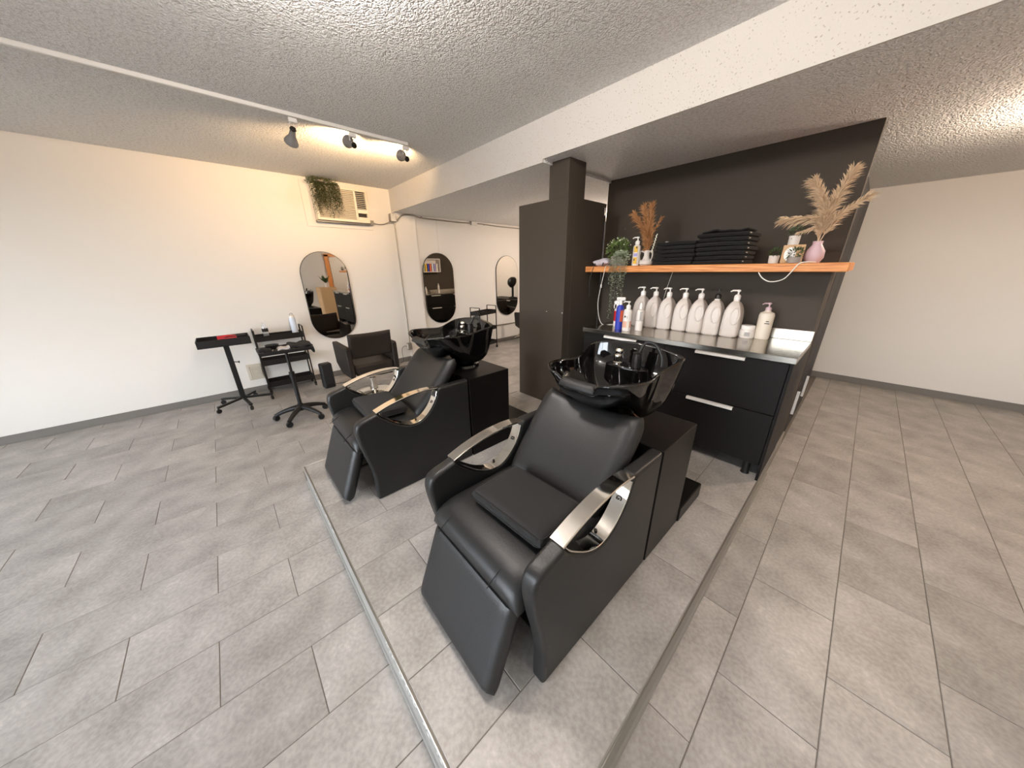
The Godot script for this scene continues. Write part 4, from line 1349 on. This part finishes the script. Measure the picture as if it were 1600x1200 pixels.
func build_counter_things() -> void:
	# seven gallon jugs in a row
	var t := thing("jug", "white gallon pump jug in the row on the steel worktop", "jug", Vector3.ZERO, 0.0, "white gallon jugs on the worktop")
	var rings := []
	for e in [[0.051, 0.066, 0.0], [0.0595, 0.072, 0.008], [0.0605, 0.073, 0.02], [0.0605, 0.073, 0.10], [0.0595, 0.071, 0.15], [0.056, 0.067, 0.19], [0.049, 0.060, 0.22], [0.038, 0.049, 0.245], [0.027, 0.034, 0.262], [0.019, 0.020, 0.270], [0.019, 0.019, 0.283]]:
		rings.append(jug_ring(e[0], e[1], e[2], 0.0))
	var b := part("body", Shape.new().loft(rings), M.jug, t, 50.0)
	# moulded grip on the front face
	var grip := []
	for i in 26:
		var a := TAU * i / 26
		var y := 0.163 + sin(a) * 0.062
		grip.append(V(0.024 + cos(a) * 0.028, y, lerpf(0.0715, 0.062, clampf((y - 0.12) / 0.10, 0, 1))))
	part("grip", Shape.new().tube(grip, 0.0062, 8, true), M.jug, b)
	pump(t, V(0, 0.283, 0), M.pump_white, 1.15)
	var xs := [-1.405, -1.283, -1.160, -1.030, -0.905, -0.783, -0.655]
	for i in 7:
		var o: Node3D = t
		if i > 0:
			o = copy(t, "jug", Vector3.ZERO)
		o.set_meta("label", "white gallon pump jug, %s from the partition in the row on the worktop" % ["first", "second", "third", "fourth", "fifth", "sixth", "seventh"][i])
		o.position = V(xs[i], 1.0405, -2.955 + 0.006 * (i % 3))
		o.rotation.y = [0.05, 0.08, 0.1, 0.12, 0.06, 0.1, 0.08][i] * 0.3
		if i == 5:
			o.set_meta("label", "white gallon jug with a dark pump head on the worktop")
			for c in o.get_children():
				if c.name.begins_with("pump"):
					c.material_override = M.dark_metal
					for n in c.get_children():
						n.material_override = M.dark_metal
	# jar and tall lotion bottle
	var j := thing("jar", "squat white tub with screw lid between the jugs and the lotion bottle", "jar", V(-0.545, 1.0405, -2.975))
	part("body", Shape.new().lathe([[0.0, 0.0], [0.047, 0.0], [0.05, 0.008], [0.05, 0.058], [0.046, 0.066], [0.0, 0.066]], 28), M.white_plastic, j)
	part("lid", Shape.new().lathe([[0.0, 0.066], [0.044, 0.066], [0.045, 0.07], [0.045, 0.092], [0.042, 0.095], [0.0, 0.095]], 28), M.pump_white, j)
	part("label", Shape.new().box(V(0.012, 0.032, 0.0495), V(0.034, 0.03, 0.003), 0.0, Basis(Vector3.UP, 0.24)), M.print_grey, j)
	var lo := bottle("tall cream lotion bottle with a pink pump collar beside the white tub", V(-0.455, 1.0405, -3.01), 0.048, 0.205, M.cream, "pump", "", 1.0, 0.15, M.pink)
	patch(lo, V(0.012, 0.135, 0.0475), 0.018, 0.006, M.ink)
	patch(lo, V(0.012, 0.12, 0.0475), 0.03, 0.006, M.ink)
	# cleaning and styling bottles by the partition
	var red := bottle("red and white spray bottle with clear neck behind the blue bottle", V(-1.53, 1.0405, -2.74), 0.03, 0.17, M.white_plastic, "spray", "", 1.0, 0.3)
	sleeve(red, 0.0302, 0.05, 0.145, M.red)
	var blue := bottle("bright blue spray bottle with an orange label", V(-1.44, 1.0405, -2.62), 0.031, 0.215, M.blue, "spray", "", 1.0, 0.6)
	part("label", Shape.new().box(V(0.014, 0.12, 0.0285), V(0.026, 0.10, 0.003), 0.0, Basis(Vector3.UP, 0.45)), M.orange, blue)
	var lab := bottle("white pump bottle with a peach band in front of the blue bottle", V(-1.352, 1.0405, -2.60), 0.036, 0.19, M.white_plastic, "pump")
	sleeve(lab, 0.0362, 0.03, 0.085, M.peach)
	patch(lab, V(-0.004, 0.125, 0.0365), 0.012, 0.016, M.ink)
	patch(lab, V(0.014, 0.12, 0.034), 0.006, 0.02, M.print_grey)
	part("side_label", Shape.new().box(V(0.024, 0.058, 0.0275), V(0.022, 0.06, 0.003), 0.0, Basis(Vector3.UP, 0.72)), M.cream, lab)
	var sl := bottle("slim white styling bottle with a pointed cap in front of the jugs", V(-1.279, 1.0405, -2.682), 0.031, 0.185, M.white_plastic, "cap")
	part("side_label", Shape.new().box(V(0.02, 0.13, 0.0245), V(0.02, 0.075, 0.003), 0.0, Basis(Vector3.UP, 0.7)), M.print_grey, sl)
	sleeve(sl, 0.0312, 0.085, 0.09, M.print_grey)
	# cords
	solo("charging_cord", "white cord hanging from the shelf end down to the worktop", "cord", Shape.new().tube(spline([V(-1.70, 1.583, -2.80), V(-1.712, 1.583, -2.764), V(-1.722, 1.52, -2.757), V(-1.742, 1.38, -2.75), V(-1.75, 1.22, -2.74), V(-1.69, 1.052, -2.73), V(-1.60, 1.044, -2.78), V(-1.56, 1.044, -2.86)], 6), 0.0028, 6), M.cord)
	part_plug()
	solo("cord", "thin white cord slanting down the black wall behind the jugs", "cord", Shape.new().tube([V(-1.23, 1.53, -3.112), V(-1.262, 1.38, -3.112), V(-1.30, 1.12, -3.108)], 0.0026, 6), M.cord)
	solo("cord", "white cord looping below the shelf beside the potted succulents", "cord", Shape.new().tube(spline([V(-0.56, 1.535, -2.95), V(-0.523, 1.522, -2.76), V(-0.495, 1.488, -2.755), V(-0.455, 1.467, -2.752), V(-0.415, 1.469, -2.752), V(-0.378, 1.487, -2.752), V(-0.352, 1.53, -2.755), V(-0.325, 1.578, -2.756), V(-0.29, 1.585, -2.775), V(-0.26, 1.584, -2.85)], 6), 0.0035, 6), M.cord)


func part_plug() -> void:
	solo("cord_switch", "small inline switch on the white hanging cord", "switch", Shape.new().box(V(-1.7375, 1.40, -2.75), V(0.014, 0.034, 0.012), 0.004), M.cord)


func pampas(called: String, label: String, at: Vector3, m: Material, plumes: Array, vase: Callable) -> void:
	var t := thing(called, label, "dried plant", at)
	vase.call(t)
	for p in plumes:
		var a: Vector3 = p[0]
		var b: Vector3 = p[1]
		var c: Vector3 = p[2]
		var path := spline([a, b, c], 8)
		var sh := Shape.new().tube(path, 0.0025, 5)
		for k in int(p[3]):
			var i := rng.randi_range(4, path.size() - 2)
			var q: Vector3 = path[i]
			var d: Vector3 = (path[i + 1] - path[i]).normalized()
			var f := float(i) / path.size()
			var out := V(rng.randfn(), rng.randfn() * 0.5, rng.randfn()).normalized()
			var dir := (d * 1.0 + out * 0.55 + V(0, -0.12, 0)).normalized()
			var l: float = p[4] * rng.randf_range(0.5, 1.0) * (1.15 - 0.5 * f)
			var w := 0.0030
			var sd := dir.cross(V(rng.randfn(), rng.randfn(), rng.randfn())).normalized() * w
			var e := q + dir * l + V(0, -0.25 * l * l / 0.1, 0)
			var mid := q + dir * l * 0.5 + V(0, 0.004, 0)
			sh.tri(q - sd, q + sd, mid + sd); sh.tri(q - sd, mid + sd, mid - sd); sh.tri(mid - sd, mid + sd, e)
		part("plume", sh, m, t, 0.0)


func build_shelf_things() -> void:
	var y := 1.5805
	# folded black towels: each towel a folded slab with a rounded fold in front
	for st in [[-1.15, 6, 0.030, 0.315], [-0.815, 7, 0.0315, 0.335]]:
		for k in int(st[1]):
			var w: float = st[3] * rng.randf_range(0.96, 1.02) / 2
			var th: float = st[2]
			var sd: float = st[1] + 0.25 * k
			var o := thing("folded_towel", "folded black towel, %s of the %s stack on the shelf" % [["bottom", "second from the bottom", "third from the bottom", "fourth from the bottom", "fifth from the bottom", "sixth from the bottom", "seventh from the bottom"][k], "lower" if st[1] == 6 else "taller"], "towel", V(st[0] + rng.randfn() * 0.005 + k * 0.002, y + th * (k + 0.5), -2.98 + rng.randfn() * 0.006), 0.03 * rng.randfn(), "black towels on the shelf")
			part("cloth", Shape.new().pad(func(s: float, q: float):
				return V(s * w, 0.0016 * sin(s * 3.0 + sd) + 0.0006 * sin(q * 5.0 + sd), q * 0.155), th * 0.90, 0.05, 0.08, 18, 12), M.towel, o)
			part("fold", Shape.new().pad(func(s: float, q: float):
				return V(s * w * 0.985, 0.002 * sin(s * 3.0 + sd) , 0.02 + q * 0.139), th * 0.25, 0.05, 0.06, 16, 8), M.towel, o)
			if st[1] == 7 or k == 5:
				var tx := w * 0.97 if st[1] == 7 else -w * 0.55
				part("care_tag", Shape.new().box(V(tx, (0.0 if st[1] == 7 else th * 0.5), 0.11 + 0.01 * sin(sd)), V(0.016, 0.006, 0.03), 0.001, Basis(Vector3.BACK, 0.6 * sin(sd * 3.0))), M.towel_tag, o)
	# crumpled towel on top of the taller stack
	solo("folded_towel", "loosely folded black towel topping the taller stack", "towel", Shape.new().pad(func(s: float, q: float):
		return V(s * 0.15, 0.012 * exp(-pow((s + 0.35) * 5.0, 2.0)) + 0.003 * sin(s * 8.0) + 0.01 * clampf(s - 0.7, 0, 1), q * 0.13), 0.014, 0.08, 0.1, 26, 12), M.towel, V(-0.81, y + 0.0315 * 7 + 0.009, -2.98), 0.02)
	# white bundle with black strap
	var hb := thing("cap_bundle", "pale lilac rounded cap with a black strap at the shelf end", "cap", V(-1.83, y, -2.90))
	part("dome", Shape.new().pad(func(s: float, q: float): return V(s * 0.085, 0.036 + 0.006 * sin(s * 4.0), q * 0.06), 0.07, 0.9, 0.8, 18, 14), mat(C(206, 198, 206), 0.8), hb)
	part("strap", Shape.new().tube(spline([V(0.03, 0.0, 0.066), V(0.036, 0.04, 0.05), V(0.025, 0.076, 0.0), V(0.02, 0.06, -0.05)], 6), 0.005, 6), M.cord_black, hb)
	solo("cable", "black cable lying on the shelf end beside the pale cap", "cable", Shape.new().tube(spline([V(-1.92, y + 0.004, -2.86), V(-1.86, y + 0.004, -2.80), V(-1.84, y + 0.02, -2.772), V(-1.868, 1.50, -2.758), V(-1.872, 1.42, -2.75), V(-1.872, 1.30, -2.76)], 6), 0.004, 6), M.cord_black)
	# bushy plant with white buds
	var bp := thing("potted_plant", "bushy green plant with white buds on the shelf", "plant", V(-1.67, y, -2.885))
	part("pot", Shape.new().lathe([[0.0, 0.0], [0.05, 0.0], [0.062, 0.085], [0.056, 0.09], [0.0, 0.08]], 22), M.pot_grey, bp)
	var f := Shape.new()
	foliage(f, V(0, 0.145, 0), V(0.105, 0.085, 0.09), 420, 0.036, 0.016)
	part("foliage", f, M.leaf, bp, 0.0)
	f = Shape.new()
	for k in 26:
		var d := V(rng.randfn(), absf(rng.randfn()) + 0.4, rng.randfn()).normalized()
		f.lathe([[0.0, -0.005], [0.005, 0.0], [0.004, 0.006], [0.0, 0.009]], 7, Transform3D(Basis(), V(0, 0.145, 0) + d * V(0.118, 0.1, 0.1)))
	part("buds", f, M.bud, bp, 0.0)
	# string plant trailing over the edge
	var sp := thing("trailing_plant", "grey green string plant trailing over the shelf edge", "plant", V(-1.575, y, -2.80))
	part("pot", Shape.new().lathe([[0.0, 0.0], [0.036, 0.0], [0.045, 0.055], [0.0, 0.05]], 20), M.pot_grey, sp)
	f = Shape.new()
	foliage(f, V(0, 0.075, 0.02), V(0.085, 0.055, 0.05), 420, 0.02, 0.011)
	for k in 17:
		var x := -0.085 + 0.01 * k
		f.leaf(V(x, 0.03, 0.03), V(0, -0.4, 1).normalized(), Vector3.UP, 0.03, 0.01)
		vine(f, V(x, 0.05, 0.045 + rng.randf() * 0.018), rng.randf_range(0.10, 0.34), 0.013, 0.018, 0.012, 0.0016)
	vine(f, V(-0.05, 0.03, 0.055), 0.50, 0.013, 0.018, 0.012, 0.0016)
	vine(f, V(-0.035, 0.03, 0.055), 0.45, 0.013, 0.018, 0.012, 0.0016)
	part("foliage", f, M.leaf2, sp, 0.0)
	# pump bottle with yellow label
	var pb := bottle("white pump bottle with a yellow and black label on the shelf", V(-1.468, y, -2.85), 0.031, 0.175, M.white_plastic, "pump", "", 1.0, -0.2)
	part("label", Shape.new().box(V(0.013, 0.135, 0.0275), V(0.03, 0.05, 0.004), 0.0, Basis(Vector3.UP, 0.42)), M.yellow, pb)
	part("label", Shape.new().box(V(0.013, 0.09, 0.0275), V(0.03, 0.026, 0.004), 0.0, Basis(Vector3.UP, 0.42)), M.lilac, pb)
	part("label", Shape.new().box(V(0.013, 0.042, 0.0275), V(0.03, 0.055, 0.004), 0.0, Basis(Vector3.UP, 0.42)), M.yellow, pb)
	for k in [[0.006, 0.15], [0.019, 0.15], [0.008, 0.05]]:
		part("print", Shape.new().box(V(k[0], k[1], 0.0305 if k[0] < 0.01 else 0.0275), V(0.009, 0.018, 0.003), 0.0, Basis(Vector3.UP, 0.42)), M.ink, pb)
	# tan pampas in a handled vase
	pampas("pampas_vase", "tan dried pampas grass in a small handled vase on the shelf", V(-1.395, y, -2.90), M.pampas_tan, [
		[V(0, 0.03, 0), V(-0.015, 0.24, 0.0), V(-0.15, 0.42, 0.02), 420, 0.12], [V(0.005, 0.03, 0), V(-0.01, 0.26, 0.01), V(-0.08, 0.47, 0.0), 420, 0.12],
		[V(0, 0.03, 0), V(0.0, 0.26, -0.01), V(-0.01, 0.48, 0.0), 420, 0.11], [V(0.01, 0.03, 0), V(0.015, 0.22, 0.0), V(0.10, 0.37, 0.02), 160, 0.06], [V(0.0, 0.02, 0), V(-0.02, 0.2, 0.02), V(-0.10, 0.38, 0.03), 220, 0.08]],
		func(t):
			var v := part("vase", Shape.new().lathe([[0.0, 0.0], [0.045, 0.0], [0.058, 0.012], [0.055, 0.035], [0.03, 0.055], [0.022, 0.085], [0.026, 0.125], [0.022, 0.125], [0.018, 0.085], [0.0, 0.04]], 24), M.pottery, t)
			part("handle", Shape.new().tube(spline([V(0.024, 0.11, 0.01), V(0.05, 0.12, 0.012), V(0.058, 0.08, 0.014), V(0.046, 0.035, 0.014)], 5), 0.0055, 7).tube(spline([V(-0.024, 0.11, 0.01), V(-0.05, 0.12, 0.012), V(-0.058, 0.08, 0.014), V(-0.046, 0.035, 0.014)], 5), 0.0055, 7), M.pottery, v)
			var w := Shape.new()
			for k in 14:
				var q := V(0.055 + 0.002 * k, 0.10 + 0.0105 * k, 0.03)
				w.leaf(q, V(0.4 if k % 2 else -0.2, 1, 0.1).normalized(), V(0, 0, 1), 0.018, 0.01)
			part("white_sprig", w, M.bud, t, 0.0))
	# things at the open end of the shelf
	var pot := func(label: String, at: Vector3, r: float, h: float, m: Material, bush: float) -> void:
		var t := thing("succulent_pot", label, "plant", at)
		part("pot", Shape.new().lathe([[0.0, 0.0], [r * 0.86, 0.0], [r * 0.92, 0.004], [r, h], [r * 0.9, h], [r * 0.86, h - 0.01], [0.0, h - 0.012]], 24), m, t)
		var g := Shape.new()
		foliage(g, V(0, h + bush * 0.35, 0), V(r * 0.9, bush * 0.5, r * 0.9), 90, 0.03, 0.008)
		part("leaves", g, M.leaf4, t, 0.0)
	pot.call("small white pot with a spiky succulent standing on the shelf", V(-0.478, y, -2.86), 0.030, 0.050, M.pottery, 0.05)
	pot.call("white pot with a green plant on top of the picture frame block", V(-0.402, y + 0.112, -2.89), 0.031, 0.056, M.pottery, 0.06)
	pot.call("low grey bowl with a leafy succulent in front of the frame", V(-0.362, y, -2.788), 0.036, 0.036, M.pot_grey, 0.06)
	var fr := thing("picture_block", "pale wooden block frame with a white oval print", "frame", V(-0.395, y, -2.885), 0.12)
	part("block", Shape.new().span(V(-0.05, 0.0, -0.03), V(0.062, 0.112, 0.03), 0.003), M.wood_pale, fr)
	part("oval", Shape.new().lathe([[0.0, 0.0], [0.03, 0.0], [0.03, 0.002], [0.0, 0.002]], 28, Transform3D(Basis(Vector3.RIGHT, PI / 2), V(-0.008, 0.056, 0.031)), 1.0, 1.4), M.pump_white, fr)
	part("ledge", Shape.new().span(V(-0.048, 0.0, 0.03), V(-0.02, 0.014, 0.045), 0.002), M.wood_pale, fr)
	pampas("pampas_vase", "cream dried pampas grass in a lilac vase at the open end of the shelf", V(-0.285, y, -2.93), M.pampas_cream, [
		[V(0, 0.1, 0), V(-0.02, 0.24, 0.02), V(-0.19, 0.27, 0.05), 800, 0.11], [V(0, 0.1, 0), V(-0.01, 0.3, 0.0), V(-0.10, 0.47, 0.0), 800, 0.13], [V(0, 0.1, 0), V(0.01, 0.3, 0.0), V(0.06, 0.5, 0.0), 700, 0.13],
		[V(0, 0.1, 0), V(-0.02, 0.2, 0.03), V(-0.10, 0.18, 0.07), 260, 0.05], [V(0, 0.1, 0), V(0.05, 0.25, 0.0), V(0.16, 0.36, 0.0), 300, 0.09]],
		func(t): part("vase", Shape.new().lathe([[0.0, 0.0], [0.035, 0.0], [0.05, 0.03], [0.048, 0.07], [0.024, 0.11], [0.026, 0.13], [0.02, 0.13], [0.018, 0.11], [0.0, 0.05]], 24), M.pink, t))


# things that only the mirrors show, and the far end
func build_far_things() -> void:
	var c := thing("low_cabinet", "black low cabinet against the far wall", "cabinet", V(-3.9, 0, -6.0))
	part("body", Shape.new().span(V(-0.6, 0.0, -0.28), V(0.6, 0.80, 0.25), 0.004), M.black_board, c)
	for k in 2:
		var d := part("door", Shape.new().span(V(-0.598 + 0.6 * k, 0.06, 0.25), V(-0.002 + 0.6 * k, 0.79, 0.27), 0.002), M.black_board, c)
		var h := part("handle", handle_shape(0.2), M.white_handle, d)
		h.position = V(-0.3 + 0.6 * k, 0.76, 0.27)
	var hd := thing("hood_dryer", "black hood hair dryer standing on the low cabinet", "hair dryer", V(-4.12, 0.80, -5.98))
	part("base", Shape.new().lathe([[0.0, 0.0], [0.12, 0.0], [0.11, 0.03], [0.03, 0.05], [0.03, 0.32], [0.0, 0.32]], 24), M.black_plastic, hd)
	part("hood", Shape.new().lathe([[0.0, 0.14], [0.07, 0.13], [0.12, 0.08], [0.145, 0.0], [0.135, 0.0], [0.11, 0.07], [0.0, 0.12]], 28, Transform3D(Basis(Vector3.RIGHT, 1.2), V(0, 0.42, 0.0))), M.black_plastic, hd)
	# opposite side of the room
	var d := structure("door_1", "pale door with orange wooden frame in the grey wall", null, null)
	part("door_leaf", Shape.new().span(V(2.16, 0.01, -3.95), V(2.2, 2.03, -3.1), 0.003), M.door, d)
	part("door_frame", Shape.new().span(V(2.13, 0.0, -3.08), V(2.2, 2.1, -2.96), 0.003).span(V(2.13, 0.0, -4.06), V(2.2, 2.1, -3.96), 0.003).span(V(2.13, 2.04, -4.06), V(2.2, 2.13, -2.96), 0.003), M.wood, d)
	var k := thing("side_cabinet", "pale wooden side cabinet against the grey wall", "cabinet", V(1.85, 0, -2.72))
	part("body", Shape.new().span(V(-0.25, 0.0, -0.3), V(0.34, 1.05, 0.2), 0.004), M.wood_pale, k)
	part("door", Shape.new().span(V(-0.268, 0.05, -0.29), V(-0.25, 1.02, 0.19), 0.002), M.wood_pale, k)
	var p := thing("house_plant", "leafy green house plant on the wooden side cabinet", "plant", V(1.8, 1.05, -2.78))
	part("pot", Shape.new().lathe([[0.0, 0.0], [0.07, 0.0], [0.09, 0.14], [0.08, 0.14], [0.0, 0.12]], 22), M.pottery, p)
	var f := Shape.new()
	for i in 16:
		var a := TAU * i / 16 + rng.randf()
		f.leaf(V(0, 0.13, 0), V(cos(a) * 0.8, rng.randf_range(0.5, 1.4), sin(a) * 0.8).normalized(), Vector3.UP, rng.randf_range(0.2, 0.34), 0.1)
	part("leaves", f, M.leaf4, p, 0.0)
